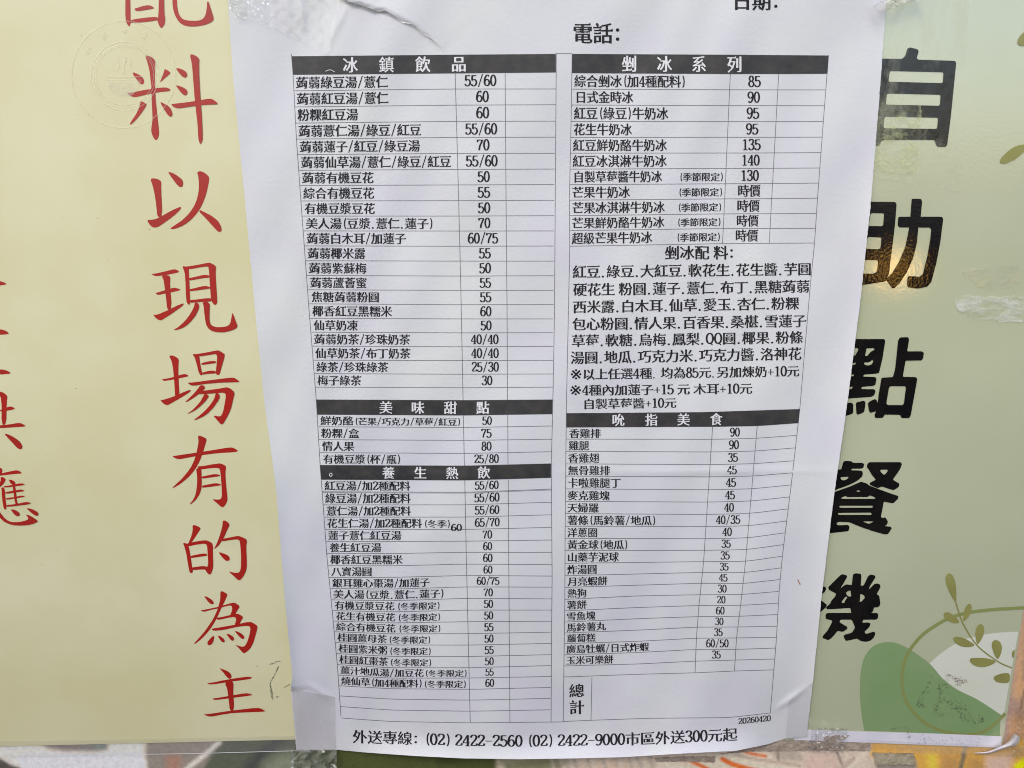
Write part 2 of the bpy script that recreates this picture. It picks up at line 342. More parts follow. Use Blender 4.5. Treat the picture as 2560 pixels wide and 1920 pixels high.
# ------------------------------------------------------------------ left: yellow poster with brush-lettered red characters
YEL = thing('yellow_poster', 'pale yellow poster with a column of red brush lettering', 'poster', tuple(W(350, 900, .001)))
HY = .0010
ys_ = board('poster_board', [(-260,-220),(820,-220),(842,700),(790,1847),(740,1849),(0,1866),(-260,1873)], .0006, HY, M['yellow'], M['edge'], YEL)
KAI = [
 ('red_character', 0, 0, [   # lower half of the first character
  [(963,-60),(1000,-60),(1003,150),(1003,185),(992,205),(978,190),(962,150)],
  [(1030,66),(1060,58),(1110,42),(1150,40),(1175,52),(1185,64),(1150,72),(1100,80),(1060,86),(1040,82)],
  [(1000,150),(1185,128),(1215,135),(1215,158),(1000,180)],
  [(1220,-60),(1260,-60),(1262,110),(1270,140),(1265,185),(1245,212),(1230,212),(1218,185),(1205,150),(1217,130)],
  [(1322,-60),(1357,-60),(1360,60),(1375,115),(1400,145),(1440,158),(1520,160),(1560,145),(1580,110),(1588,60),(1592,5),(1605,20),(1620,70),(1640,130),(1640,155),(1615,175),(1560,195),(1480,205),(1410,195),(1370,165),(1340,110),(1325,50)]]),
 ('red_character', 0, 0, [
  [(1018,555),(1040,560),(1080,580),(1100,600),(1107,625),(1102,645),(1085,648),(1068,638),(1048,608),(1025,578)],
  [(1115,430),(1128,424),(1160,435),(1192,462),(1192,500),(1188,600),(1192,680),(1195,760),(1210,900),(1222,1010),(1220,1045),(1208,1070),(1198,1078),(1185,1068),(1170,1040),(1160,1005),(1165,960),(1172,920),(1166,800),(1163,700),(1155,600),(1148,540),(1135,490)],
  [(1265,528),(1285,538),(1312,560),(1290,580),(1260,605),(1225,636),(1245,590),(1258,555)],
  [(977,712),(1010,712),(1100,692),(1200,676),(1270,670),(1300,680),(1312,694),(1290,700),(1200,710),(1100,732),(1035,747),(1010,740),(988,728)],
  [(1078,775),(1100,782),(1127,800),(1115,825),(1085,870),(1040,925),(1005,955),(995,955),(1005,935),(1040,885),(1070,825)],
  [(1230,782),(1260,795),(1295,815),(1315,840),(1325,875),(1318,895),(1305,897),(1285,880),(1260,840),(1240,805)],
  [(1347,522),(1380,525),(1415,540),(1435,560),(1438,580),(1425,597),(1405,592),(1380,568)],
  [(1347,653),(1380,660),(1415,675),(1435,690),(1440,712),(1430,732),(1410,730),(1385,705)],
  [(1313,800),(1335,797),(1440,785),(1560,765),(1612,756),(1645,768),(1675,797),(1660,802),(1590,803),(1480,815),(1390,830),(1360,831),(1330,820)],
  [(1458,425),(1470,415),(1500,425),(1530,448),(1528,500),(1530,600),(1540,760),(1550,900),(1556,1020),(1555,1075),(1542,1107),(1532,1100),(1522,1060),(1518,960),(1505,850),(1490,700),(1480,560),(1472,480)]]),
 ('red_character', 0, 500, [
  [(1155,-155),(1168,-168),(1210,-163),(1240,-143),(1238,-80),(1248,125),(1208,132),(1200,40),(1185,-60),(1170,-120)],
  [(1130,152),(1160,152),(1200,145),(1248,120),(1300,90),(1350,65),(1385,52),(1392,58),(1380,80),(1330,125),(1270,170),(1215,207),(1185,213),(1160,202),(1140,178)],
  [(1290,-216),(1320,-211),(1365,-186),(1400,-156),(1408,-126),(1400,-101),(1380,-99),(1360,-116),(1330,-156),(1305,-191)],
  [(1513,-212),(1535,-224),(1575,-208),(1608,-176),(1600,-120),(1582,-40),(1555,30),(1522,90),(1470,150),(1410,195),(1350,220),(1315,224),(1310,216),(1340,195),(1400,155),(1460,95),(1505,20),(1525,-60),(1528,-130),(1522,-185)],
  [(1535,75),(1560,88),(1620,118),(1670,155),(1695,195),(1702,225),(1698,240),(1685,247),(1665,235),(1620,185),(1570,130),(1530,92)]]),
 ('red_character', 0, 500, [
  [(1160,568),(1195,565),(1280,545),(1340,530),(1365,540),(1378,552),(1350,562),(1280,575),(1200,586),(1180,580)],
  [(1240,580),(1290,575),(1310,595),(1305,640),(1320,835),(1285,848),(1275,750),(1262,650),(1255,610)],
  [(1195,712),(1220,708),(1290,685),(1340,672),(1370,680),(1390,690),(1350,702),(1280,715),(1215,730),(1200,722)],
  [(1175,880),(1205,882),(1285,848),(1350,815),(1405,793),(1413,798),(1395,820),(1330,865),(1270,905),(1235,925),(1215,920),(1195,905)],
  [(1400,508),(1415,508),(1450,520),(1450,560),(1455,650),(1460,770),(1458,800),(1448,805),(1435,790),(1428,750),(1425,650),(1420,560)],
  [(1415,512),(1440,510),(1520,498),(1595,482),(1610,480),(1640,495),(1660,510),(1655,560),(1660,650),(1668,760),(1668,790),(1655,808),(1640,800),(1622,775),(1615,700),(1608,600),(1605,540),(1600,512),(1580,510),(1520,520),(1450,532)],
  [(1450,600),(1490,592),(1570,573),(1610,580),(1610,595),(1560,600),(1490,612),(1452,618)],
  [(1455,685),(1490,678),(1570,658),(1615,668),(1615,680),(1560,687),(1490,697),(1458,700)],
  [(1455,768),(1500,765),(1600,752),(1625,758),(1625,778),(1560,782),(1500,785),(1458,790)],
  [(1497,785),(1515,788),(1530,805),(1525,840),(1500,890),(1455,945),(1400,985),(1345,1000),(1335,995),(1370,975),(1420,930),(1465,870),(1490,820)],
  [(1555,785),(1590,780),(1612,800),(1608,860),(1608,930),(1620,960),(1650,975),(1700,977),(1750,968),(1770,945),(1778,900),(1783,862),(1795,890),(1815,945),(1825,965),(1815,985),(1770,1005),(1710,1018),(1640,1012),(1600,990),(1580,950),(1570,880),(1565,820)]]),
 ('red_character', 0, 500, [
  [(1298,1200),(1315,1192),(1345,1200),(1375,1222),(1370,1280),(1372,1400),(1380,1505),(1345,1520),(1340,1420),(1330,1300),(1318,1235)],
  [(1245,1375),(1280,1372),(1350,1355),(1410,1335),(1435,1340),(1450,1353),(1410,1363),(1340,1377),(1265,1390),(1250,1385)],
  [(1228,1535),(1255,1535),(1345,1505),(1410,1475),(1455,1458),(1468,1462),(1445,1485),(1370,1530),(1300,1570),(1280,1577),(1255,1565)],
  [(1478,1183),(1495,1182),(1530,1195),(1535,1240),(1545,1300),(1555,1335),(1552,1348),(1538,1345),(1525,1320),(1510,1260),(1495,1210)],
  [(1490,1185),(1530,1180),(1600,1168),(1665,1155),(1680,1155),(1710,1172),(1728,1188),(1718,1230),(1700,1290),(1690,1330),(1678,1345),(1660,1340),(1658,1310),(1665,1250),(1668,1195),(1655,1182),(1600,1192),(1525,1203)],
  [(1545,1252),(1620,1235),(1660,1238),(1660,1252),(1600,1260),(1548,1268)],
  [(1552,1325),(1600,1312),(1640,1310),(1662,1320),(1660,1332),(1600,1335),(1552,1342)],
  [(1438,1402),(1480,1402),(1600,1385),(1720,1370),(1790,1362),(1820,1378),(1842,1398),(1810,1400),(1700,1402),(1580,1412),(1500,1425),(1470,1425),(1450,1413)],
  [(1540,1420),(1560,1422),(1577,1440),(1560,1462),(1520,1495),(1470,1530),(1430,1553),(1422,1550),(1450,1525),(1500,1475)],
  [(1520,1468),(1600,1460),(1690,1448),(1740,1437),(1770,1448),(1803,1478),(1790,1530),(1775,1600),(1750,1655),(1712,1722),(1695,1723),(1665,1688),(1635,1653),(1690,1665),(1710,1638),(1727,1560),(1735,1500),(1725,1478),(1640,1485),(1560,1490),(1515,1490)],
  [(1575,1483),(1595,1498),(1605,1508),(1570,1553),(1510,1608),(1445,1643),(1440,1638),(1480,1613),(1540,1548),(1565,1498)],
  [(1665,1475),(1690,1503),(1680,1533),(1640,1593),(1580,1653),(1500,1691),(1488,1688),(1530,1658),(1600,1593),(1645,1528),(1655,1488)]]),
 ('red_character', 0, 960, [
  [(1322,555),(1350,550),(1500,528),(1650,505),(1770,485),(1805,495),(1832,515),(1800,524),(1680,530),(1540,548),(1400,575),(1370,578),(1340,568)],
  [(1520,402),(1530,395),(1560,405),(1588,422),(1580,455),(1558,530),(1535,590),(1500,655),(1450,715),(1390,765),(1330,800),(1322,797),(1345,775),(1400,725),(1460,650),(1495,580),(1515,500),(1525,440)],
  [(1505,650),(1545,640),(1548,700),(1550,790),(1535,845),(1505,890),(1465,925),(1455,922),(1480,895),(1502,850),(1512,790),(1515,720),(1510,680)],
  [(1510,632),(1560,630),(1630,617),(1690,608),(1720,620),(1738,635),(1730,680),(1735,760),(1745,860),(1748,895),(1730,930),(1710,948),(1695,942),(1660,910),(1630,885),(1670,888),(1695,885),(1705,860),(1700,760),(1693,680),(1688,652),(1670,643),(1600,648),(1540,658)],
  [(1545,712),(1580,705),(1650,690),(1690,698),(1690,708),(1620,718),(1550,727)],
  [(1550,780),(1580,775),(1655,760),(1695,768),(1697,778),(1630,788),(1553,798)]]),
 ('red_character', 0, 960, [
  [(1478,1088),(1490,1082),(1520,1092),(1543,1108),(1530,1130),(1500,1175),(1470,1220),(1445,1225),(1465,1180),(1480,1130)],
  [(1405,1222),(1420,1220),(1445,1232),(1452,1260),(1465,1330),(1478,1420),(1482,1445),(1470,1455),(1455,1445),(1443,1380),(1430,1300),(1415,1245)],
  [(1430,1225),(1500,1210),(1580,1198),(1610,1210),(1636,1228),(1635,1300),(1638,1390),(1636,1420),(1620,1460),(1605,1465),(1590,1450),(1570,1415),(1600,1400),(1595,1300),(1590,1240),(1575,1225),(1500,1235),(1448,1248)],
  [(1460,1322),(1500,1312),(1570,1300),(1592,1308),(1590,1320),(1530,1328),(1465,1338)],
  [(1470,1410),(1520,1402),(1560,1398),(1600,1405),(1600,1425),(1540,1425),(1475,1430)],
  [(1710,1050),(1725,1047),(1748,1060),(1765,1080),(1745,1120),(1715,1190),(1680,1240),(1648,1268),(1645,1262),(1670,1215),(1695,1140),(1708,1090)],
  [(1705,1190),(1760,1180),(1830,1165),(1865,1178),(1898,1197),(1890,1250),(1895,1350),(1895,1420),(1875,1470),(1845,1508),(1825,1505),(1795,1475),(1753,1437),(1800,1450),(1835,1450),(1850,1420),(1852,1320),(1845,1230),(1838,1200),(1820,1192),(1760,1200),(1700,1210)],
  [(1677,1292),(1700,1295),(1740,1310),(1762,1328),(1765,1348),(1750,1360),(1735,1358),(1710,1335)]]),
 ('red_character', 0, 1380, [
  [(1565,338),(1590,343),(1625,365),(1642,385),(1640,402),(1622,402),(1600,385)],
  [(1692,305),(1705,300),(1730,312),(1748,325),(1735,360),(1700,430),(1660,520),(1610,600),(1550,665),(1500,705),(1488,702),(1520,670),(1580,600),(1640,510),(1675,430),(1692,360)],
  [(1540,445),(1565,445),(1680,420),(1790,387),(1815,395),(1843,418),(1828,440),(1800,490),(1765,495),(1785,440),(1780,415),(1760,410),(1680,432),(1600,450),(1570,460),(1550,455)],
  [(1660,505),(1700,500),(1820,472),(1845,483),(1870,500),(1850,530),(1835,565),(1800,565),(1815,520),(1808,500),(1780,500),(1700,517),(1670,522)],
  [(1620,590),(1680,580),(1800,560),(1920,533),(1950,548),(1980,570),(1968,620),(1945,700),(1920,745),(1880,778),(1865,775),(1840,745),(1805,710),(1845,725),(1875,728),(1895,700),(1915,640),(1925,585),(1910,565),(1820,575),(1720,598),(1640,607)],
  [(1640,640),(1645,660),(1635,695),(1615,718),(1598,715),(1590,695),(1605,675)], [(1670,640),(1700,650),(1725,675),(1725,692),(1708,695),(1690,675)],
  [(1735,627),(1765,633),(1795,655),(1798,675),(1782,683),(1765,668)], [(1800,605),(1835,615),(1870,640),(1877,660),(1865,670),(1845,658),(1820,630)]]),
 ('red_character', 0, 1380, [
  [(1682,890),(1705,898),(1750,915),(1775,940),(1780,965),(1765,975),(1745,965),(1715,925)],
  [(1588,1005),(1620,1005),(1740,980),(1890,957),(1925,960),(1940,968),(1910,978),(1780,995),(1630,1018),(1600,1015)],
  [(1725,1005),(1770,980),(1795,1010),(1790,1060),(1800,1215),(1765,1222),(1755,1120),(1745,1050)],
  [(1630,1125),(1660,1122),(1760,1105),(1890,1083),(1925,1090),(1940,1098),(1910,1105),(1790,1120),(1660,1137),(1640,1135)],
  [(1562,1245),(1600,1245),(1760,1220),(1980,1195),(2010,1205),(2042,1222),(2010,1228),(1800,1235),(1700,1250),(1620,1266),(1590,1260)]]),
 ('red_character', 0, 500, [[(-90,608),(0,622),(30,632),(53,645),(30,652),(-90,672)]]),
 ('red_character', 0, 500, [[(-90,1003),(-10,993),(20,995),(55,1010),(70,1028),(40,1033),(-90,1040)], [(-90,1318),(-10,1303),(20,1300),(65,1315),(85,1330),(60,1337),(-90,1345)]]),
 ('red_character', 0, 960, [
  [(-10,58),(20,62),(58,90),(52,130),(48,310),(12,315),(12,120),(-10,70)], [(-90,220),(-10,205),(30,190),(75,170),(105,180),(117,190),(80,202),(-10,212),(-90,228)],
  [(-90,325),(-10,318),(60,312),(150,297),(180,310),(200,325),(150,330),(-10,340),(-90,345)], [(30,382),(60,385),(110,410),(155,445),(172,475),(168,498),(150,502),(125,485),(80,435)]]),
 ('red_character', 0, 960, [
  [(-20,640),(10,645),(20,665),(10,690),(-20,690)], [(-90,700),(-10,690),(60,675),(130,660),(160,675),(168,688),(120,690),(-10,705),(-90,715)],
  [(5,712),(30,718),(45,735),(25,770),(-10,800),(-30,790),(5,750)], [(10,790),(35,800),(40,870),(50,950),(42,968),(28,955),(18,900),(12,830)],
  [(65,733),(95,738),(118,755),(115,775),(85,772)], [(95,770),(115,775),(130,905),(140,925),(118,930),(105,850)],
  [(25,785),(80,778),(165,760),(195,772),(160,780),(30,797)], [(38,830),(100,820),(165,808),(190,822),(150,828),(40,845)],
  [(42,877),(110,868),(170,855),(195,866),(150,873),(45,890)], [(45,930),(120,922),(210,903),(240,918),(200,928),(48,945)],
  [(80,962),(110,965),(145,985),(152,1005),(140,1018),(118,1010),(100,990)],
  [(-30,960),(-10,975),(40,1040),(90,1062),(150,1060),(210,1045),(220,1030),(195,1000),(230,1010),(290,1050),(285,1060),(240,1080),(170,1088),(100,1085),(40,1065),(-10,1020),(-30,990)],
  [(200,952),(240,958),(285,980),(295,1000),(288,1013),(268,1010),(240,990)]]),
]
for nm, ox, oy, strokes in KAI:
    b = MB()
    for i, st in enumerate(strokes):
        pts, tri = fill([chaikin(zt(st, ox, oy))]); p = np.array(pts)
        b.add(W(p[:, 0], p[:, 1], HY+.00006+.000012*i), tri)
    b.build(nm, M['red'], YEL)
# faint round seal: bowl with steam inside rings
def ring_pts(cx, cy, rx, ry, n=72): return [(cx+rx*math.cos(2*math.pi*i/n), cy+ry*math.sin(2*math.pi*i/n)) for i in range(n)]
b = MB(); hs = HY+.00022
for cx, cy, rx, ry, w in [(308,186,130,134,2.6),(311,190,85,86,2.2),(311,190,78,79,1.8),(311,189,73,74,1.8)]:
    V, Fc = ribbon(ring_pts(cx, cy, rx, ry), w, True); b.add(W(V[:, 0], V[:, 1], hs), Fc)
for pts, w in [([(265,192),(354,192)], 3), ([(266,200),(353,200)], 2.2), ([(296,140),(293,152),(297,162),(290,176)], 3), ([(309,138),(314,150),(308,164),(309,186)], 3.4), ([(325,146),(326,160),(321,174)], 3)]:
    V, Fc = ribbon(spline(pts, 4), w); b.add(W(V[:, 0], V[:, 1], hs), Fc)
pts, tri = fill([[(267,203),(352,203),(350,214),(343,226),(334,235),(326,240),(294,240),(283,234),(274,224),(268,213)]]); p = np.array(pts); b.add(W(p[:, 0], p[:, 1], hs), tri)
for ang in (-118,-90,-62,-146):
    a = R(ang); cx, cy = 309+107*math.cos(a), 188+110*math.sin(a)
    for k in range(7):
        q = [(cx+random.uniform(-9,9), cy+random.uniform(-11,11)) for _ in range(2)]
        V, Fc = ribbon(q, 1.8); b.add(W(V[:, 0], V[:, 1], hs), Fc)
b.build('seal_emblem', M['seal'], YEL)
b = MB()
for pts in [[(674,1661),(684,1658),(694,1653),(703,1655)], [(697,1665),(688,1685),(679,1700),(675,1712),(677,1730),(680,1749)], [(676,1712),(683,1744)], [(709,1719),(724,1711)], [(640,1666),(645,1665)], [(691,1743),(696,1740)]]:
    q = spline(pts, 5); q += np.random.uniform(-.8, .8, q.shape)
    V, Fc = ribbon(q, np.random.uniform(.3, 2.6, len(q))); b.add(W(V[:, 0], V[:, 1], HY+.0001), Fc)
for k in range(22):
    x, y = random.uniform(20,700), random.uniform(60,1800)
    V, Fc = ribbon([(x, y), (x+random.uniform(1,3), y+random.uniform(-1,1))], random.uniform(.6,1.6)); b.add(W(V[:, 0], V[:, 1], HY+.0001), Fc)
tag(b.build('smudge', M['grime'], YEL), kind='stuff')

# ------------------------------------------------------------------ right: pale green poster with heavy black characters
GRN = thing('green_poster', 'pale green poster with heavy black lettering and olive leaves', 'poster', tuple(W(2300, 900, .001)))
HG = .0010; RT = (1840, 0, 3.0722)
board('poster_board', [(1900,-220),(2780,-220),(2640,1200),(2559,1520),(2505,1870),(2400,1866),(1880,1846)], .0006, HG, M['green'], M['edge'], GRN)
def rz(pts, oy): return zt(pts, 1840, oy)
HEAVY = [
 (0, [[[(1060,449),(1275,452),(1300,430),(1315,375),(1335,363),(1395,378),(1404,395),(1388,445),(1400,458),(1680,467),(1692,480),(1650,900),(1622,1115),(1608,1130),(1548,1127),(1535,1110),(1530,1082),(1515,1075),(1135,1075),(1115,1085),(1108,1110),(1090,1120),(1060,1120)],
   [(1183,545),(1595,555),(1588,638),(1170,627)], [(1160,718),(1573,728),(1565,812),(1150,803)], [(1142,896),(1553,904),(1545,990),(1132,984)]]]),
 (500, [[[(930,12),(1222,15),(1234,28),(1222,180),(1205,330),(1185,480),(1178,560),(1150,625),(930,660)],
   [(1035,100),(1138,102),(1130,200),(1018,200)], [(1010,283),(1118,288),(1108,378),(998,375)], [(985,460),(1093,463),(1082,550),(1060,565),(970,565)]],
  [[(1350,-10),(1420,-10),(1430,10),(1420,120),(1400,215),(1390,330),(1360,450),(1310,560),(1255,640),(1215,680),(1200,678),(1150,610),(1200,560),(1250,480),(1300,360),(1330,215),(1340,120)]],
  [[(1255,128),(1580,128),(1592,142),(1570,320),(1540,480),(1500,630),(1470,665),(1400,680),(1325,672),(1313,655),(1318,595),(1330,583),(1410,590),(1435,570),(1470,430),(1492,300),(1500,225),(1488,212),(1255,210),(1242,195),(1245,140)]]]),
 (500, [[[(820,1068),(1138,1068),(1147,1080),(1125,1220),(1098,1330),(1060,1335),(985,1340),(975,1355),(1070,1360),(1080,1372),(1070,1420),(1055,1428),(970,1435),(962,1445),(970,1452),(1060,1453),(1072,1465),(1062,1500),(1040,1512),(820,1528)],
   [(1000,1140),(1060,1137),(1065,1150),(1035,1165),(1005,1200),(990,1195),(1000,1160)], [(1048,1228),(1055,1240),(1040,1265),(1010,1272),(985,1262),(985,1247),(1020,1248)],
   [(880,1140),(935,1137),(940,1150),(915,1195),(890,1200)], [(870,1262),(920,1248),(918,1262),(880,1270)], [(870,1340),(905,1338),(905,1352),(870,1357)], [(865,1442),(895,1430),(895,1448),(865,1457)]],
  [[(920,1555),(985,1540),(995,1560),(985,1630),(935,1650),(925,1640)]], [[(830,1562),(890,1555),(902,1575),(900,1640),(830,1662)]], [[(1012,1560),(1030,1545),(1065,1528),(1080,1535),(1100,1590),(1090,1620),(1030,1635),(1022,1620)]],
  [[(1260,1055),(1320,1053),(1330,1068),(1315,1162),(1430,1162),(1444,1175),(1437,1218),(1425,1232),(1303,1234),(1283,1340),(1283,1358),(1382,1360),(1393,1373),(1385,1420),(1342,1655),(1330,1675),(1270,1675),(1262,1650),(1140,1648),(1132,1672),(1070,1675),(1063,1655),(1085,1600),(1095,1500),(1118,1365),(1205,1360),(1222,1300),(1245,1080)],
   [(1185,1430),(1300,1430),(1305,1443),(1290,1563),(1280,1575),(1165,1575),(1155,1563),(1175,1443)]]]),
 (960, [[[(822,600),(840,590),(885,592),(897,605),(970,606),(985,615),(980,640),(965,650),(890,650),(885,662),(965,665),(975,680),(970,710),(930,745),(870,775),(740,822),(740,660),(810,655)], [(800,715),(870,712),(845,738),(810,738)]],
  [[(1025,600),(1265,600),(1275,615),(1260,655),(1205,735),(1255,765),(1250,790),(1215,815),(1195,812),(1120,788),(1088,800),(1030,775),(1025,760),(1075,735),(1045,700),(1015,650),(1005,640),(1010,612)], [(1105,658),(1172,658),(1150,690),(1135,697),(1115,680)]],
  [[(960,750),(1000,762),(1025,780),(1090,805),(1180,838),(1248,860),(1245,880),(1210,915),(1195,915),(1135,903),(1125,960),(1113,1020),(1125,1030),(1145,1022),(1168,1055),(1160,1080),(1140,1090),(1190,1097),(1197,1110),(1165,1155),(1140,1155),(1050,1130),(950,1095),(870,1062),(790,1058),(770,1070),(780,1085),(860,1082),(873,1095),(865,1130),(690,1150),(690,1050),(730,840),(880,785)],
   [(920,825),(940,812),(960,828)], [(805,875),(845,858),(850,868),(1010,868),(1030,855),(1075,875),(1060,882),(815,882)], [(800,935),(1045,935),(1055,942),(1045,950),(800,950),(790,942)], [(790,990),(1035,988),(1045,996),(1035,1005),(790,1005),(782,998)], [(972,1055),(1062,1055),(1020,1075)]]]),
 (1380, [[[(610,280),(680,265),(692,275),(688,300),(668,320),(610,325)]], [[(600,365),(660,375),(700,405),(690,425),(650,462),(600,450)]],
  [[(800,180),(815,170),(848,178),(855,190),(800,285),(825,260),(850,248),(890,255),(895,200),(900,170),(920,163),(960,168),(963,185),(958,260),(980,258),(1015,185),(1035,172),(1065,180),(1073,192),(1030,260),(1018,290),(1065,245),(1085,240),(1108,250),(1110,270),(1080,325),(1100,335),(1110,400),(1095,425),(1060,425),(1055,450),(1040,470),(945,474),(885,474),(880,430),(830,432),(780,437),(700,440),(690,425),(720,400),(735,370),(760,345),(770,320),(712,290),(708,270)],
   [(808,385),(840,345),(850,340),(855,350),(840,370),(830,395)], [(955,318),(985,335),(990,350),(965,380),(950,385)], [(840,312),(880,290),(885,345),(860,340)]],
  [[(700,468),(1085,468),(1093,480),(1090,510),(1075,520),(975,520),(970,545),(1000,540),(1030,545),(1033,560),(1020,580),(985,615),(1000,630),(1060,610),(1072,625),(1060,655),(1035,680),(1000,690),(960,685),(930,665),(850,683),(838,678),(825,645),(835,635),(890,620),(915,580),(890,520),(800,520),(795,540),(855,575),(855,590),(825,612),(810,612),(780,605),(745,650),(710,678),(665,660),(665,648),(705,600),(735,545),(740,525),(690,515),(688,480)]]]),
]
for oy, pieces in HEAVY:
    b = MB()
    for i, loops in enumerate(pieces):
        pts, tri = fill([rounded(rz(lp, oy), 4.5 if len(lp) < 8 else 3) for lp in loops]); p = np.array(pts)
        b.add(W(p[:, 0], p[:, 1], HG+.00012+.000012*i), tri)
    b.build('black_character', M['black'], GRN)
r4 = lambda p: rz(p, 1380)
decal('pale_shape', [[tuple(v) for v in spline(r4([(1480,862),(1560,790),(1660,720),(1780,665),(1900,635),(2040,618),(2168,613)]), 5)] + r4([(2120,880),(2056,1260),(2020,1245),(1850,1135),(1700,1055),(1590,975)])], HG+.00005, M['pale'], GRN)
decal('green_shape', [r4([(985,1372)]) + [tuple(v) for v in spline(r4([(985,1372),(965,1250),(952,1100),(955,950),(975,840),(1010,770),(1060,720),(1120,697),(1190,692),(1260,710),(1330,745),(1420,805),(1500,870),(1600,985),(1700,1060),(1850,1130),(2034,1250)]), 4)][1:] + r4([(2026,1414)])], HG+.00008, M['blob'], GRN)
V, Fc = ribbon(spline(r4([(2210,428),(2100,435),(2000,440),(1800,462),(1690,490),(1610,520),(1440,630),(1330,760),(1290,860),(1275,950),(1280,1050),(1310,1150),(1380,1250),(1480,1330),(1620,1385),(1760,1402),(1880,1388),(1980,1330),(2068,1240)]), 5), 8.2)
mesh('round_outline', W(V[:, 0], V[:, 1], HG+.00012), Fc, M['ring'], GRN)
V, Fc = ribbon(spline(r4([(1690,390),(1720,490),(1750,560),(1850,715),(2010,840),(2122,892)]), 5), 3.4)
mesh('sprig_stem', W(V[:, 0], V[:, 1], HG+.00015), Fc, M['leaf'], GRN)
for lf in [[(1690,395),(1650,330),(1615,250),(1608,200),(1622,170),(1642,162),(1665,178),(1685,230),(1692,300),(1693,390)], [(1595,490),(1600,465),(1630,460),(1680,490),(1712,525),(1715,545),(1680,548),(1640,535),(1610,515)],
           [(1745,540),(1745,500),(1755,440),(1780,400),(1800,397),(1812,420),(1808,460),(1780,510)], [(1840,715),(1800,732),(1740,730),(1690,705),(1667,665),(1680,650),(1720,650),(1780,675)],
           [(1855,715),(1840,670),(1838,610),(1855,565),(1880,550),(1905,570),(1908,620),(1885,675)], [(2005,840),(1960,870),(1900,888),(1830,875),(1795,840),(1800,815),(1850,812),(1930,815)],
           [(2010,830),(1980,780),(1962,720),(1970,685),(1998,673),(2030,690),(2045,730),(2035,785)], [(2106,930),(2050,930),(1990,950),(1975,970),(2000,1000),(2060,1008),(2100,1004)], [(2132,822),(2120,800),(2120,770),(2133,752),(2143,756)]]:
    decal('leaf', [chaikin(r4(lf))], HG+.00018, M['leaf'], GRN)
for lf in [[(2260,225),(2212,245),(2175,285),(2160,325),(2175,350),(2230,355),(2260,350)], [(2260,1095),(2230,1105),(2150,1120),(2090,1160),(2040,1210),(2025,1240),(2040,1258),(2080,1255),(2150,1220),(2230,1150),(2260,1120)]]:
    decal('leaf', [chaikin(rz(lf, 0))], HG+.00018, M['leaf'], GRN)
decal('white_border', [[(1990,1822),(2020,1824),(2160,1829),(2330,1833.5),(2504.5,1840.6),(2503,1869.5),(2400,1865.6),(2160,1856.5),(1985,1850)]], HG+.00022, M['white'], GRN)
b = MB()
def scribble(pts, n, spread, wmax):
    q = spline(pts, 12)
    for k in range(n):
        c = q[random.randrange(len(q))]+np.random.normal(0, spread, 2); a = random.uniform(0, 6.28); L = random.uniform(1.5, 6)
        V, Fc = ribbon([(c[0], c[1]), (c[0]+L*math.cos(a)*.5+random.uniform(-1,1), c[1]+L*math.sin(a)*.5), (c[0]+L*math.cos(a), c[1]+L*math.sin(a))], [.4, random.uniform(.6, wmax), .3])
        b.add(W(V[:, 0], V[:, 1], HG+.00026), Fc)
scribble([(2324,1690),(2319,1720),(2302,1745),(2296,1762),(2310,1766)], 55, 3.2, 1.6)
scribble([(2352,1712),(2350,1740),(2342,1765),(2340,1782),(2362,1788)], 70, 3.6, 1.6)
scribble([(2362,1712),(2380,1745),(2396,1765),(2402,1785),(2412,1800),(2428,1806),(2452,1804),(2456,1795)], 85, 4, 1.6)
scribble([(2364,1745),(2390,1770),(2424,1783)], 60, 6, 1.8)
scribble([(2232,1822),(2265,1822),(2272,1850)], 26, 2.5, 1.6)
scribble([(2300,1850),(2450,1852)], 40, 6, 1.2)
b.build('scuff_mark', M['grime'], GRN)
b = MB()
scribble([(2364,1688),(2385,1694),(2398,1706),(2412,1700)], 90, 4, 1.7)
b.build('scuff_mark', mat('brown_grime', (.36,.28,.25)), GRN)
def ragged(poly, amp, step, seed):
    rs = np.random.RandomState(seed); q = []
    for i in range(len(poly)):
        a, c = np.array(poly[i], float), np.array(poly[(i+1) % len(poly)], float); n = max(1, int(np.hypot(*(c-a))/step))
        q += [tuple(a+(c-a)*k/n+rs.normal(0, amp, 2)) for k in range(n)]
    return q
for poly, mt in [([(2385,752),(2420,738),(2490,742),(2575,738),(2590,795),(2540,806),(2460,800),(2405,790)], film('white_reflection', .05, .1, (.86,.88,.84), .48, 260, .40, .62, .4, 300, (.45, 1, 1.2))),
                 ([(2405,676),(2480,668),(2545,660),(2552,702),(2510,722),(2440,715)], film('amber_reflection', .05, .1, (.86,.74,.52), .22, 200, .40, .66, .4, 300, (.6, 1, 1)))]:
    decal('painted_reflection', [ragged(poly, 3.0, 9, 5)], HG+.0005, mt, GRN)  # pale noise patches paint the reflections broken up in the laminate
# lifted corner of the laminate, bottom right
t = np.linspace(0, 1, 16)[:, None]; s_ = np.linspace(0, 1, 6)[None, :]
A = spline([(2437,1882),(2470,1878),(2500,1866),(2522,1853),(2537,1829)], 4)[:16]; A = np.array([[np.interp(k, np.linspace(0,1,len(A)), A[:,j]) for j in (0,1)] for k in t[:,0]])
B = spline([(2437,1884),(2474,1884),(2508,1873),(2544,1862),(2550,1842)], 4); B = np.array([[np.interp(k, np.linspace(0,1,len(B)), B[:,j]) for j in (0,1)] for k in t[:,0]])
G = A[:, None]*(1-s_[..., None])+B[:, None]*s_[..., None]
Hh = .0018+.006*t*np.sin(np.pi*s_*.75+.3)
P = W(G[..., 0], G[..., 1], Hh).reshape(-1, 3)
mesh('curled_corner', P, [(i*6+j, i*6+j+1, (i+1)*6+j+1, (i+1)*6+j) for i in range(15) for j in range(5)], M['curl'], GRN, True)

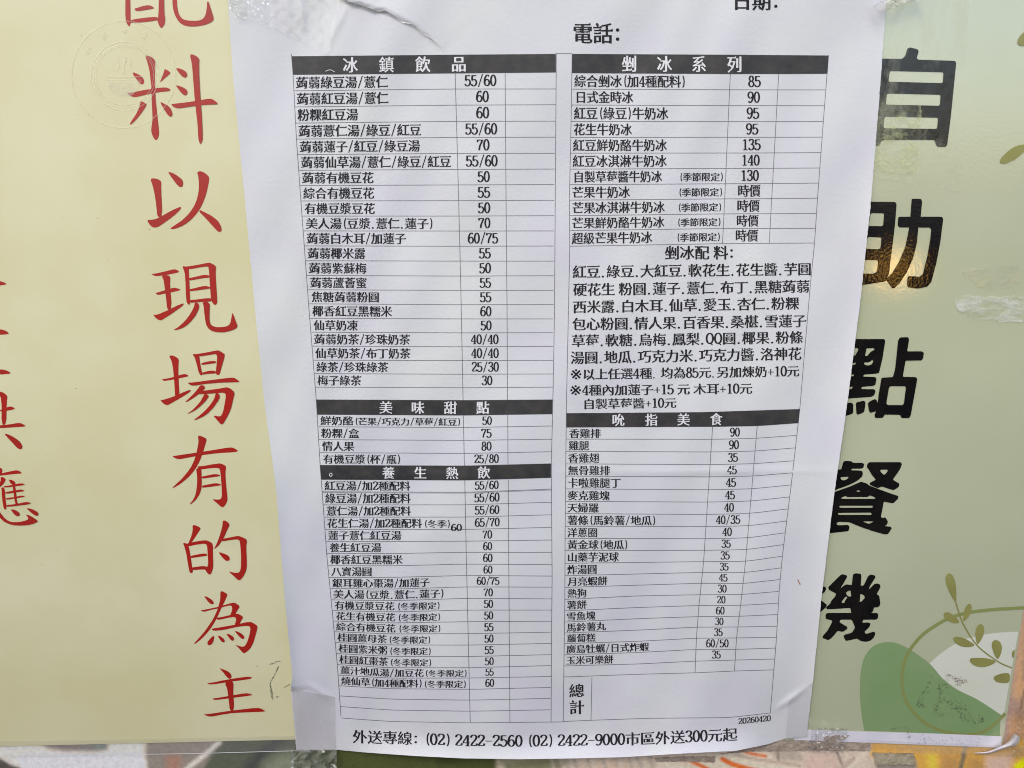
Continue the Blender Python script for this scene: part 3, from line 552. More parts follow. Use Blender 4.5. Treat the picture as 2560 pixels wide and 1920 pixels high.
# ------------------------------------------------------------------ the menu sheet
MENU = thing('menu_sheet', 'white paper price list of drinks and shaved ice taped over both posters', 'menu', tuple(W(1380, 900, H0)))
NS, NT = 230, 300
def build_paper():
    sv = np.linspace(0, 1, NS+1); tv = np.linspace(0, 1, NT+1)**.93
    yb_s = np.array([741+s*(2016-741) for s in sv])
    yb = np.interp(yb_s, EDB[:, 0], EDB[:, 1])
    Y = -60 + tv[:, None]*(yb[None, :]+60)
    X = xl(Y)+(xr(Y)-xl(Y))*sv[None, :]
    jag = np.random.normal(0, .25, X.shape); X += jag*((sv < .003) | (sv > .997))[None, :]
    P = S(X, Y).reshape(-1, 3); n = NS+1
    Fc = [(j*n+i, (j+1)*n+i, (j+1)*n+i+1, j*n+i+1) for j in range(NT) for i in range(NS)]
    o = mesh('paper', P, Fc, M['paper'], MENU, True)
    return o
build_paper()
V, Fc = ribbon(np.array(TEAR)+np.random.normal(0, .8, (len(TEAR), 2)), np.interp(np.arange(len(TEAR)), [0,3,6,12], [3,4,3.4,.8]))
mesh('torn_edge', S(V[:, 0], V[:, 1], .0002), Fc, M['fibre'], MENU)

# --- lettering: serif digits drawn as pen strokes, ideographs from the built-in face with thinned horizontals
def arc(cx, cy, rx, ry, a0, a1, n=14): return [(cx+rx*math.cos(R(a0+(a1-a0)*i/n)), cy+ry*math.sin(R(a0+(a1-a0)*i/n))) for i in range(n+1)]
sp = lambda p: [tuple(v) for v in spline(p, 5)]
SIX = sp([(.41,.86),(.33,.97),(.22,.94),(.11,.74),(.06,.42),(.1,.13),(.25,.01),(.39,.1),(.44,.3),(.38,.5),(.26,.58),(.13,.5),(.07,.34)])
DIG = {
 '0': [arc(.25,.49,.185,.48,0,360,26)],
 '1': [[(.26,.0),(.26,.97)], [(.1,.82),(.26,.97)], [(.1,.015),(.42,.015)]],
 '2': [sp([(.07,.74),(.1,.9),(.24,.98),(.39,.9),(.42,.74),(.35,.55),(.2,.33),(.06,.06)]), [(.05,.05),(.44,.05)], [(.43,.05),(.46,.24)]],
 '3': [sp([(.08,.8),(.14,.95),(.25,.98),(.38,.9),(.40,.74),(.33,.58),(.19,.53)]), sp([(.19,.53),(.36,.47),(.44,.28),(.38,.08),(.24,.0),(.1,.06),(.06,.2)])],
 '4': [[(.34,.97),(.03,.3)], [(.02,.28),(.48,.28)], [(.345,.0),(.345,.97)], [(.2,.015),(.47,.015)]],
 '5': [[(.11,.93),(.43,.93)], [(.11,.96),(.09,.5)], sp([(.09,.48),(.2,.58),(.34,.55),(.43,.4),(.43,.22),(.34,.05),(.2,.0),(.09,.06),(.06,.18)])],
 '6': [SIX], '9': [[(.5-x, .98-y) for x, y in SIX]],
 '7': [[(.05,.92),(.45,.92)], sp([(.45,.92),(.32,.6),(.22,.3),(.19,.0)]), [(.06,.95),(.05,.74)]],
 '8': [arc(.25,.74,.145,.235,0,360,20), arc(.25,.25,.185,.25,0,360,22)],
 '/': [[(.1,-.1),(.42,1.06)]], '(': [arc(.46,.48,.22,.62,118,242,12)], ')': [arc(.04,.48,.22,.62,-62,62,12)],
 '+': [[(.05,.42),(.5,.42)], [(.275,.12),(.275,.72)]], '-': [[(.03,.45),(.47,.45)]], 'Q': [arc(.3,.5,.23,.46,0,360,26), [(.3,.14),(.5,-.1)]],
}
DW = {'/': .52, '(': .42, ')': .42, '+': .55, '-': .5, 'Q': .6, '.': .42, ',': .42, ':': .5, ' ': .25}
def pen(strokes, thick=.125, thin=.05, asp=.55):
    V = []; Fc = []
    for st in strokes:
        p = np.array(st, float); d = np.gradient(p, axis=0); L = np.hypot(d[:, 0], d[:, 1])+1e-9
        vert = np.abs(d[:, 1])/L; w = thin+(thick-thin)*vert**1.3
        if len(p) == 2 and vert[0] < .98 and vert[0] > .2: w[:] = thin*1.15
        nx = -d[:, 1]/L*w/2; ny = d[:, 0]/L*w/2
        a = np.stack([p[:, 0]+nx, p[:, 1]+ny], 1); b_ = np.stack([p[:, 0]-nx, p[:, 1]-ny], 1)
        k = len(V); n = len(p); V += [tuple(v) for v in a]+[tuple(v) for v in b_]
        Fc += [(k+i, k+n+i, k+n+i+1, k+i+1) for i in range(n-1)]
    return V, Fc
def dot(cx, cy, r, n=10): return [(cx+r*math.cos(2*math.pi*i/n), cy+r*1.05*math.sin(2*math.pi*i/n)) for i in range(n)], [tuple(range(n))]
LATIN = {}
for k_, st in DIG.items():
    LATIN[k_] = pen(st, *((.075, .07) if k_ in '/+-' else (.10, .045) if k_ in '()' else (.14, .078)))
LATIN['.'] = dot(.18, .04, .085)
LATIN[':'] = (dot(.22, .16, .09)[0]+dot(.22, .66, .09)[0], [tuple(range(10)), tuple(range(10, 20))])
v_, f_ = dot(.14, .04, .062); LATIN[','] = (v_+[(.19,.03),(.2,.0),(.12,-.14),(.1,-.13)], f_+[(10, 13, 12, 11)])
GL = {}

def glyph(c):
    if c in GL: return GL[c]
    cu = bpy.data.curves.new('letter', 'FONT'); cu.body = c; cu.size = 1; cu.resolution_u = 2
    o = bpy.data.objects.new('letter', cu); COL.objects.link(o)
    me = bpy.data.meshes.new_from_object(o.evaluated_get(bpy.context.evaluated_depsgraph_get()))
    bpy.data.objects.remove(o); bpy.data.curves.remove(cu)
    V = np.array([v.co[:2] for v in me.vertices]); Fc = [tuple(p.vertices) for p in me.polygons]
    if c == '※':
        mn, mx = V.min(0), V.max(0); V = (V-mn)/(mx-mn)*.84+np.array([.08, -.03])
        bpy.data.meshes.remove(me); GL[c] = (V, Fc, []); return GL[c]
    area = sum((V[f[1]][0]-V[f[0]][0])*(V[f[2]][1]-V[f[0]][1])-(V[f[1]][1]-V[f[0]][1])*(V[f[2]][0]-V[f[0]][0]) for f in Fc)
    if area < 0: Fc = [f[::-1] for f in Fc]
    cnt = {}
    for f in Fc:
        for i in range(len(f)): cnt[(f[i], f[(i+1) % len(f)])] = 1
    nxt = {a: b for (a, b) in cnt if (b, a) not in cnt}; prv = {b: a for a, b in nxt.items()}
    bpy.data.meshes.remove(me)
    def nrm(a, b):
        d = V[b]-V[a]; L = np.hypot(*d)+1e-9; return np.array([d[1], -d[0]])/L, L
    DX, DY = (.034, -.004) if len(V) < 60 else (.025, .0005) if len(V) < 90 else (.016, .002)
    Nw = V.copy(); ser = []
    for a, b in nxt.items():
        if a not in prv: continue
        n1, l1 = nrm(prv[a], a); n2, l2 = nrm(a, b)
        d1 = DX*n1[0]**2+DY*n1[1]**2; d2 = DX*n2[0]**2+DY*n2[1]**2
        det = n1[0]*n2[1]-n1[1]*n2[0]
        v = np.array([d1*n2[1]-d2*n1[1], n1[0]*d2-n2[0]*d1])/det if abs(det) > .25 else (n1*d1+n2*d2)/2
        L = np.hypot(*v)
        if L > .03: v *= .03/L
        Nw[a] = V[a]+v
    for a, b in nxt.items():
        if a in prv and b in nxt:
            n2, l2 = nrm(a, b); n1, l1 = nrm(prv[a], a); n3, l3 = nrm(b, nxt[b])
            if n2[0] > .95 and .04 < l2 < .11 and n1[1] < -.9 and n3[1] > .9 and min(l1, l3) > .07:
                x, y = Nw[b]; ser.append([(x+.012, y-.03), (x-.02, y+.055), (x-.115, y-.004)])
    GL[c] = (Nw, Fc, ser); return GL[c]
def adv(c): return .5 if c.isdigit() else DW.get(c, 1.0)
def put(b, text, x0, x1, yf, Hh, dig=.9, lift=.00010, gap=1.0, xs=None):
    """lay text between photo columns x0..x1 on the sheet, following the row line yf"""
    pitch = (x1-x0)/max(1e-6, sum(adv(c) for c in text)); x = x0; P = []; Z = []
    for i, c in enumerate(text):
        w = adv(c)*pitch
        if xs is not None: x = xs[i]-w/2
        if c in LATIN:
            V, Fc = LATIN[c]; V = np.array(V); k = .5/.5
            sx = w/adv(c); px = x+(V[:, 0]+ (adv(c)-.5 if c in '' else 0))*sx
            py = yf(px)-(V[:, 1]-.48)*Hh*dig; z = np.full(len(px), lift); F2 = Fc
        elif c != ' ':
            V, F0, ser = glyph(c); V = np.array(V); F2 = list(F0); z = np.full(len(V), lift)
            if ser:
                sv = np.array(ser).reshape(-1, 2); n0 = len(V)
                F2 += [(n0+3*q, n0+3*q+1, n0+3*q+2) for q in range(len(ser))]
                V = np.concatenate([V, sv]); z = np.concatenate([z, np.full(len(sv), lift+.00003)])
            px = x+w/2+(V[:, 0]-.5)*w*gap; py = yf(px)-(V[:, 1]-.38)*Hh/.92
        else: x += w; continue
        b.add(S(px, py, z), F2); x += w

ZK = 3.0722
def rowline(ox, oy, xs, ys):
    xs = np.array(xs, float)/ZK+ox; ys = np.array(ys, float)/ZK+oy
    g = np.linspace(xs[0]-30, xs[-1]+30, 240); v = np.interp(g, xs, ys)
    lo, hi = (ys[1]-ys[0])/(xs[1]-xs[0]), (ys[-1]-ys[-2])/(xs[-1]-xs[-2])
    v = np.where(g < xs[0], ys[0]+(g-xs[0])*lo, v); v = np.where(g > xs[-1], ys[-1]+(g-xs[-1])*hi, v)
    k = np.hanning(37); k /= k.sum(); vs = np.convolve(np.pad(v, 18, 'reflect', reflect_type='odd'), k, 'valid')
    return (xs[0], xs[-1]), (lambda x, g=g, vs=vs: np.interp(x, g, vs))
C2A = 1733
def LA(oy, L, c1, r, mid=None, c1x=0, lx=0, rx=0, c2=None):
    xs = [lx]; ys = [L]
    if mid is not None: xs.append(850); ys.append(mid)
    xs.append(c1x); ys.append(c1)
    if c2 is not None: xs.append((c1x+rx)/2); ys.append(c2)
    xs.append(rx); ys.append(r)
    return rowline(LEFTX, oy, xs, ys)
LEFTX = 700
T1 = [LA(0,573,562,555,None,1345,100,2118)]
for L, c, r, lx, cx, rx in [(697,683,683,105,1348,2116),(821,807,804,110,1350,2116),(945,932,930,118,1354,2114),(1068,1055,1053,126,1358,2112),(1187,1178,1177,135,1362,2110),(1308,1301,1298,142,1366,2108),(1425,1420,1417,150,1369,2106),(1543,1541,1538,160,1372,2106)]:
    T1.append(LA(0, L, c, r, None, cx, lx, rx))
for L, c, r, lx, cx, rx in [(246,246,243,165,1376,2105),(360,361,360,175,1378,2105),(475,478,476,183,1380,2103),(589,592,592,193,1383,2102),(702,707,704,202,1386,2102),(812,817,816,210,1389,2100),(920,927,926,219,1392,2100),(1031,1036,1036,228,1394,2099),(1138,1143,1142,236,1396,2098),(1245,1250,1247,243,1398,2098),(1353,1356,1354,252,1400,2097),(1456,1461,1459,262,1402,2096),(1560,1565,1560,268,1404,2095),(1657,1662,1657,278,1406,2093)]:
    T1.append(LA(460, L, c, r, None, cx, lx, rx))
T2 = [LA(920, L, c, r, None, cx, lx, rx) for L, c, r, lx, cx, rx in [(357,363,353,287,1408,2090),(451,457,445,292,1411,2088),(550,556,547,299,1413,2087),(650,656,643,306,1415,2086),(747,752,735,308,1416,2081)]]
T3 = [LA(920, L, c, r, None, cx, lx, rx) for L, c, r, lx, cx, rx in [(856,862,842,315,1419,2080),(950,955,930,323,1420,2084),(1051,1051,1031,331,1421,2084),(1145,1145,1127,336,1423,2084),(1239,1240,1224,345,1426,2084),(1334,1330,1321,351,1428,2086)]]
T3 += [LA(1380, L, c, r, m, cx, lx, rx) for L, m, c, r, lx, cx, rx in [(12,12,2,3,358,1430,2088),(105,106,93,97,364,1433,2090),(195,195,180,185,372,1435,2090),(280,285,268,270,383,1437,2088),(367,374,356,360,392,1440,2088),(450,460,446,446,400,1442,2088),(530,545,535,532,408,1444,2087),(612,629,627,616,415,1445,2086),(695,714,715,702,422,1447,2084),(780,802,803,788,430,1449,2084),(865,889,889,872,440,1450,2083),(945,969,968,956,446,1453,2082),(1027,1050,1055,1040,453,1455,2080),(1105,1130,1138,1124,460,1458,2078),(1187,1214,1223,1212,465,1460,2078),(1275,1302,1312,1306,470,1461,2085)]]
LEFTX = 1400
def RB(oy, L, c1, c2, r, lx, c1x, c2x, rx, mid=None):
    xs, ys = [lx], [L]
    if mid is not None: xs.append(600); ys.append(mid)
    return rowline(1400, oy, xs+[c1x, c2x, rx], ys+[c1, c2, r])
T4 = [RB(0,*v) for v in [(560,567,567,565,93,1308,1680,2055),(684,689,690,690,90,1303,1678,2040),(806,811,811,812,88,1297,1667,2032),(932,934,934,933,85,1292,1660,2022),(1055,1054,1054,1053,82,1288,1653,2013),(1176,1175,1174,1172,79,1282,1647,2007),(1299,1293,1292,1290,76,1276,1640,1998),(1418,1411,1409,1406,74,1270,1633,1988),(1537,1527,1525,1522,72,1265,1626,1978)]]
T4 += [RB(460,*v) for v in [(243,229,228,226,73,1258,1622,1970),(358,341,341,340,73,1252,1613,1962),(478,458,455,453,75,1248,1607,1955)]]
T5 = [RB(920,*v) for v in [(455,450,445,422,50,1172,1515,1832),(546,548,540,517,48,1168,1507,1820),(640,645,638,613,46,1163,1500,1810),(736,742,735,712,44,1158,1492,1800),(830,836,830,805,42,1150,1483,1786),(928,935,928,898,41,1143,1475,1776),(1024,1030,1022,990,40,1138,1468,1763),(1118,1125,1117,1082,40,1132,1460,1752),(1215,1218,1212,1175,40,1125,1450,1741),(1308,1311,1305,1266,39,1116,1442,1728),(1403,1400,1395,1356,38,1110,1435,1718),(1500,1487,1486,1445,38,1103,1425,1708)]]
T5 += [RB(1380,*v) for v in [(182,157,159,122,39,1090,1418,1698),(272,240,243,211,38,1083,1408,1690),(364,328,327,302,37,1075,1396,1683,337),(452,411,410,393,37,1067,1387,1680,426),(538,496,494,480,36,1060,1376,1675,512),(622,577,576,570,35,1053,1365,1668,600),(704,662,660,655,33,1048,1356,1663,686),(790,748,748,738,32,1043,1347,1657,772),(875,838,830,822,30,1040,1343,1650,860),(960,928,914,905,28,1037,1340,1643,939)]]
CX1 = {id(T1): (1343,1409), }
def inter(tb, i, f): return lambda x: tb[i][1](x)*(1-f)+tb[i+1][1](x)*f
def zx(x, ox): return ox+x/ZK
# --- header bars
def bar(top, bot):
    (a0, a1), ft = top; (b0, b1), fb = bot
    n = 70; m = 5; u = np.linspace(0, 1, n+1); v = np.linspace(0, 1, m+1)[:, None]
    X = (a0+(a1-a0)*u)*(1-v)+(b0+(b1-b0)*u)*v
    Y = ft(X)*(1-v)+fb(X)*v
    P = S(X, Y, .00006).reshape(-1, 3); k = n+1
    return mesh('header_bar', P, [(j*k+i, (j+1)*k+i, (j+1)*k+i+1, j*k+i+1) for j in range(m) for i in range(n)], M['bar'], MENU, True)
HT1 = rowline(700, 0, [90, 1345, 2118], [432, 420, 414]); HT4 = rowline(1400, 0, [93, 1308, 2063], [414, 420, 426])
HT5 = rowline(1400, 920, [50, 1100, 1842], [347, 339, 315])
bars = [(HT1, T1[0], '冰鎮飲品', 700, (540,818,1097,1373), 118), (T1[-1], T2[0], '美味甜點', 700, (813,1058,1308,1557), 102), (T2[-1], T3[0], '養生熱飲', 700, (833,1077,1322,1565), 98),
        (HT4, T4[0], '剉冰系列', 1400, (532,802,1068,1340), 118), (HT5, T5[0], '吮指美食', 1400, (448,702,948,1200), 98)]
for top, bot, tx, ox, cxs, wz in bars:
    hb = bar(top, bot)
    b = MB(); yf = lambda x: top[1](x)*.5+bot[1](x)*.5
    hh = float(bot[1](zx(cxs[1], ox))-top[1](zx(cxs[1], ox)))
    put(b, tx, 0, wz/ZK*4, yf, hh*.84, lift=.00014, xs=[zx(c, ox) for c in cxs])
    b.build('header_lettering', M['knock'], hb)
b = MB(); V, Fc = ribbon(ring_pts(700+390/ZK, 920+820/ZK, 3.4, 4.0, 16), 1.6, True); b.add(S(V[:, 0], V[:, 1], .00014), Fc)
V, Fc = ribbon(spline([(700+348/ZK,548/ZK),(700+385/ZK,536/ZK),(700+420/ZK,552/ZK)], 5), 1.5); b.add(S(V[:, 0], V[:, 1], .00014), Fc)
tag(b.build('worn_spot', M['knock'], MENU), kind='stuff')
# --- rules of the tables
RW = 1.5
def rule(b, x0, x1, yf, w=RW):
    X = np.linspace(x0, x1, 60); V, Fc = ribbon(np.stack([X, yf(X)], 1), w); b.add(S(V[:, 0], V[:, 1], .00004), Fc)
def vrule(b, pts, w=RW):
    p = np.array(pts, float); t = np.linspace(0, 1, 90); k = np.linspace(0, 1, len(p))
    yy = np.linspace(p[0, 1], p[-1, 1], 90); xx = np.interp(yy, p[:, 1], p[:, 0])
    V, Fc = ribbon(np.stack([xx, yy], 1), w); b.add(S(V[:, 0], V[:, 1], .00005), Fc)
def zz(l, ox, oy): return [(ox+x/ZK, oy+y/ZK) for x, y in l]
g = MB()
for tb in (T1, T2, T3):
    for (x0, x1), f in tb: rule(g, x0, x1, f)
rule(g, T3[1][0][0], T3[1][0][1], lambda x: T3[1][1](x)+2.2, 1.1)
(x0, x1), f = T3[-1]; rule(g, x1, x1+30, f)
vrule(g, zz([(87,412),(100,573),(126,1068),(160,1543)],700,0)+zz([(219,920),(278,1657)],700,460)+zz([(308,747),(331,1051),(358,1426)],700,920)+zz([(408,530),(440,865),(468,1262)],700,1380))
vrule(g, zz([(1345,562),(1372,1541)],700,0)+zz([(1389,817),(1406,1662)],700,460)); vrule(g, zz([(1408,363),(1416,752)],700,920)); vrule(g, zz([(1419,862),(1430,1415)],700,920)+zz([(1445,627),(1461,1305)],700,1380))
vrule(g, zz([(1729,560),(1736,1540)],700,0)+zz([(1744,1000),(1747,1660)],700,460)); vrule(g, zz([(1749,360),(1751,745)],700,920)); vrule(g, zz([(1753,858),(1757,1500)],700,920)+zz([(1762,800),(1766,1315)],700,1380))
vrule(g, zz([(2122,412),(2114,1540)],700,0)+zz([(2108,1000),(2096,1660)],700,460)+zz([(2086,640),(2085,1000),(2090,1600)],700,920)+zz([(2085,700),(2082,1306)],700,1380))
g.build('table_rule', M['rule'], MENU)
g = MB()
for tb in (T4, T5):
    for (x0, x1), f in tb: rule(g, x0, x1, f)
rule(g, zx(2118,700), zx(93,1400), lambda x: x*0+133.6+ (x-1390)*.008)
fb = rowline(1400, 1380, [25,240,700,1300,1612], [1302,1292,1277,1272,1237]); rule(g, *fb[0], fb[1])
vrule(g, zz([(93,413),(85,932),(72,1537)],1400,0)+zz([(75,478),(60,1200),(50,1659)],1400,460)+zz([(44,736),(39,1308)],1400,920)+zz([(37,364),(30,875),(25,1302)],1400,1380))
vrule(g, zz([(1308,567),(1265,1527)],1400,0)+zz([(1248,458)],1400,460)); vrule(g, zz([(1172,450),(1103,1487)],1400,920)+zz([(1067,411),(1048,660),(1037,928)],1400,1380))
vrule(g, zz([(1680,567),(1626,1525)],1400,0)+zz([(1607,455)],1400,460)); vrule(g, zz([(1515,445),(1425,1486)],1400,920)+zz([(1387,410),(1356,660),(1340,914)],1400,1380))
vrule(g, zz([(2063,425),(2032,812),(1978,1522)],1400,0)+zz([(1955,453),(1925,750),(1870,1390)],1400,460)+zz([(1842,315),(1776,898),(1708,1443)],1400,920)+zz([(1683,302),(1663,655),(1643,905),(1615,1237)],1400,1380))
vrule(g, zz([(245,963),(238,1292)],1400,1380))
g.build('table_rule', M['rule'], MENU)
# --- rows
def row(tb, i, ox, segs, price, pf=.5, pc=(0, 0), hs=.74, dy=0.0):
    f = inter(tb, i, .5+dy)
    b = MB()
    for sgm in segs:
        tx, a, e = sgm[:3]; k = sgm[3] if len(sgm) > 3 else 1.0
        xm = zx((a+e)/2, ox); gp = float(tb[i+1][1](xm)-tb[i][1](xm))
        ff = inter(tb, i, .5+dy+(.05 if k < 1 else 0)) if len(sgm) < 5 else inter(tb, i, sgm[4])
        put(b, tx, zx(a, ox), zx(e, ox), ff, gp*hs*k)
    b.build('menu_entry', M['ink'], MENU)
    if price:
        c1, c2 = pc; cx = zx(c1+(c2-c1)*pf, ox); gp = float(tb[i+1][1](cx)-tb[i][1](cx))
        b = MB(); q = gp*.80 if price[0] in '時' else gp*.74
        tot = sum(adv(c) for c in price); pw = tot*gp*.79 if price[0] != '時' else gp*1.52
        put(b, price, cx-pw/2, cx+pw/2, inter(tb, i, .47), q, dig=.93); b.build('menu_price', M['ink'], MENU)
rows1 = [('蒟蒻綠豆湯/薏仁',120,830,'55/60'),('蒟蒻紅豆湯/薏仁',127,833,'60'),('粉粿紅豆湯',133,600,'60'),('蒟蒻薏仁湯/綠豆/紅豆',140,1085,'55/60'),('蒟蒻蓮子/紅豆/綠豆湯',150,1075,'70'),('蒟蒻仙草湯/薏仁/綠豆/紅豆',160,1315,'55/60'),('蒟蒻有機豆花',168,720,'50'),('綜合有機豆花',177,725,'55'),('有機豆漿豆花',187,730,'50'),('美人湯(豆漿.薏仁.蓮子)',197,1180,'70'),('蒟蒻白木耳/加蓮子',203,968,'60/75'),('蒟蒻椰米露',210,657,'55'),('蒟蒻紫蘇梅',220,665,'50'),('蒟蒻蘆薈蜜',230,668,'55'),('焦糖蒟蒻粉圓',240,763,'55'),('椰香紅豆黑糯米',247,860,'60'),('仙草奶凍',258,597,'50'),('蒟蒻奶茶/珍珠奶茶',260,1000,'40/40'),('仙草奶茶/布丁奶茶',270,1003,'40/40'),('綠茶/珍珠綠茶',277,832,'25/30'),('梅子綠茶',285,625,'30')]
for i, (tx, a, e, pr) in enumerate(rows1): row(T1, i, 700, [(tx, a, e)], pr, .54 if len(pr) < 3 else .505, (1345+i*3, 1730+i*.9))
row(T2, 0, 700, [('鮮奶酪',308,565), ('(芒果/巧克力/草莓/紅豆)',568,1390,.86)], '50', .53, (1410,1750))
for i, (tx, a, e, pr) in enumerate([('粉粿/盒',315,608,'75'),('情人果',323,570,'80'),('有機豆漿(杯/瓶)',330,930,'25/80')]): row(T2, i+1, 700, [(tx, a, e)], pr, .51, (1413,1752))
Wn = '(冬季限定)'
rows3 = [([('紅豆湯/加2種配料',340,1000)],'55/60'),([('綠豆湯/加2種配料',345,1003)],'55/60'),([('薏仁湯/加2種配料',355,1005)],'55/60'),([('花生仁湯/加2種配料',360,1090),('(冬季)',1100,1312,.82),('60',1313,1397,.8,.85)],'65/70'),([('蓮子薏仁紅豆湯',368,932)],'70'),([('養生紅豆湯',378,778)],'60'),([('椰香紅豆黑糯米',385,942)],'60'),([('八寶湯圓',393,707)],'60'),([('銀耳雞心棗湯/加蓮子',400,1150)],'60/75'),([('美人湯(豆漿.薏仁.蓮子)',408,1263)],'70'),([('有機豆漿豆花',418,880),(Wn,895,1232,.86)],'50'),([('花生有機豆花',427,885),(Wn,900,1237,.86)],'50'),([('綜合有機豆花',430,888),(Wn,905,1238,.86)],'55'),([('桂圓薑母茶',440,820),(Wn,830,1160,.86)],'50'),([('桂圓紫米粥',450,825),(Wn,835,1164,.86)],'55'),([('桂圓紅棗茶',455,830),(Wn,840,1167,.86)],'50'),([('薑汁地瓜湯/加豆花',462,1105),(Wn,1108,1440,.86)],'55'),([('燒仙草(加4種配料)',468,1095),(Wn,1100,1434,.86)],'60')]
for i, (sg, pr) in enumerate(rows3): row(T3, i, 700, sg, pr, .505, (1419+i*2, 1753+i*.7), .77)
Se = '(季節限定)'
rows4 = [([('綜合剉冰(加4種配料)',108,968)],'85'),([('日式金時冰',115,563)],'90'),([('紅豆(綠豆)牛奶冰',105,832)],'95'),([('花生牛奶冰',102,553)],'95'),([('紅豆鮮奶酪牛奶冰',98,822)],'135'),([('紅豆冰淇淋牛奶冰',95,820)],'140'),([('自製草莓醬牛奶冰',100,785),(Se,912,1258,.74)],'130'),([('芒果牛奶冰',92,538),(Se,905,1252,.74)],'時價'),([('芒果冰淇淋牛奶冰',92,805),(Se,900,1245,.74)],'時價'),([('芒果鮮奶酪牛奶冰',90,802),(Se,895,1240,.74)],'時價'),([('超級芒果牛奶冰',90,708),(Se,890,1235,.74)],'時價')]
for i, (sg, pr) in enumerate(rows4): row(T4, i, 1400, sg, pr, .5, (1308-i*5.5, 1680-i*6.5), .75)
rows5 = [('香雞排',70,313,'90'),('雞腿',65,225,'90'),('香雞翅',62,303,'35'),('無骨雞排',60,385,'45'),('卡啦雞腿丁',58,468,'45'),('麥克雞塊',57,382,'45'),('天婦羅',55,298,'40'),('薯條(馬鈴薯/地瓜)',55,740,'40/35'),('洋蔥圈',55,290,'40'),('黃金球(地瓜)',55,525,'35'),('山藥芋泥球',55,452,'35'),('炸湯圓',55,285,'35'),('月亮蝦餅',58,365,'45'),('熱狗',55,205,'30'),('薯餅',52,205,'20'),('雪魚塊',50,272,'60'),('馬鈴薯丸',50,353,'30'),('蘿蔔糕',52,275,'35'),('廣島牡蠣/日式炸蝦',48,683,'60/50'),('玉米可樂餅',47,410,'35')]
for i, (tx, a, e, pr) in enumerate(rows5): row(T5, i, 1400, [(tx, a, e)], pr, .5, (1172-i*6.6, 1515-i*8.4), .77, .02)
def free(text, ox, oy, a, e, yl, yr, hz, name='menu_entry', dig=.9, pts=None):
    x0, x1 = zx(a, ox), zx(e, ox); b = MB()
    yf = (lambda x: np.interp(x, pts[0], pts[1])) if pts else (lambda x: oy/1.0+(yl+(yr-yl)*(x-x0)/(x1-x0))/ZK)
    put(b, text, x0, x1, yf, hz/ZK, dig); b.build(name, M['ink'], MENU)
free('剉冰配 料:', 1400, 460, 803, 1350, 527, 527, 106, 'toppings_heading')
for tx, a, e, yl, yr, hz in [('紅豆.綠豆.大紅豆.軟花生.花生醬.芋圓',95,1932,675,652,98),('硬花生 粉圓.蓮子.薏仁.布丁.黑糖蒟蒻',100,1920,812,785,98),('西米露.白木耳.仙草.愛玉.杏仁.粉粿',97,1838,945,915,98),('包心粉圓.情人果.百香果.桑椹.雪蓮子',93,1893,1077,1050,98),('草莓.軟糖.烏梅.鳳梨.QQ圓.椰果.粉條',88,1868,1205,1176,96),('湯圓.地瓜.巧克力米.巧克力醬.洛神花',80,1857,1335,1302,98)]:
    free(tx, 1400, 460, a, e, yl, yr, hz, 'toppings_line')
for tx, a, e, yl, yr, hz in [('※以上任選4種, 均為85元,另加煉奶+10元',75,1840,1463,1436,86),('※4種內加蓮子+15 元 木耳+10元',70,1478,1585,1570,84),('自製草莓醬+10元',175,895,1690,1680,80)]:
    free(tx, 1400, 460, a, e, yl, yr, hz, 'price_note')
free('總', 1400, 1380, 68, 188, 1068, 1062, 104, 'total_lettering'); free('計', 1400, 1380, 70, 186, 1195, 1190, 108, 'total_lettering')
free('20260420', 1400, 1380, 1370, 1620, 1301, 1276, 45, 'date_code', 1.0)
free('電話:', 1400, 0, 96, 486, 255, 255, 156, 'form_heading'); free('日期:', 1400, 0, 1322, 1700, 6, 6, 144, 'form_heading')
free('外送專線: (02) 2422-2560 (02) 2422-9000市區外送300元起', 0, 0, 881*ZK, 1844*ZK, 0, 0, 33*ZK, 'delivery_line', .86, ([880,900,1000,1100,1166,1300,1456,1615,1730,1845],[1841,1842,1845,1849,1851.5,1852.5,1850.5,1846.5,1841,1835.5]))
# small stray marks
b = MB()
for x, y in [(1994,1452),(1997,1458)]:
    V, Fc = ribbon([(x, y-4), (x+2, y), (x+4, y+5)], [1, 3.4, .8]); b.add(S(V[:, 0], V[:, 1], .0001), Fc)
b.build('stray_mark', mat('red_brown_mark', (.45,.17,.12)), MENU)

# ------------------------------------------------------------------ clear tape holding things up
def tape(name, label, quad, n, m, mapper, h, amp, material, seed, smooth=False, ripple=6, edge=.6):
    rs = np.random.RandomState(seed); q = np.array(quad, float)
    u = np.linspace(0, 1, n+1)[None, :]; v = np.linspace(0, 1, m+1)[:, None]
    G = (q[0]*(1-u[..., None])+q[1]*u[..., None])*(1-v[..., None])+(q[3]*(1-u[..., None])+q[2]*u[..., None])*v[..., None]
    G[0, :, 1] += rs.normal(0, edge, n+1); G[-1, :, 1] += rs.normal(0, edge, n+1); G[:, 0, 0] += rs.normal(0, edge, m+1); G[:, -1, 0] += rs.normal(0, edge, m+1)
    Z = h+amp*np.abs(rs.normal(0, 1, G.shape[:2]))*.5+amp*.5*(1+np.sin(G[..., 0]/ripple+rs.rand()*6+np.sin(G[..., 1]/ripple)))
    P = mapper(G[..., 0], G[..., 1], Z).reshape(-1, 3); k = n+1
    o = mesh(name, P, [(j*k+i, (j+1)*k+i, (j+1)*k+i+1, j*k+i+1) for j in range(m) for i in range(n)], material, None, smooth)
    return tag(o, label, 'tape', 'clear tape holding the papers')
tape('clear_tape', 'crinkled clear tape with painted yellowish highlights on the top left corner of the menu', [(544,-40),(672,-30),(671,68),(588,46)], 26, 18, S, .0005, .0007, M['tape'], 1)
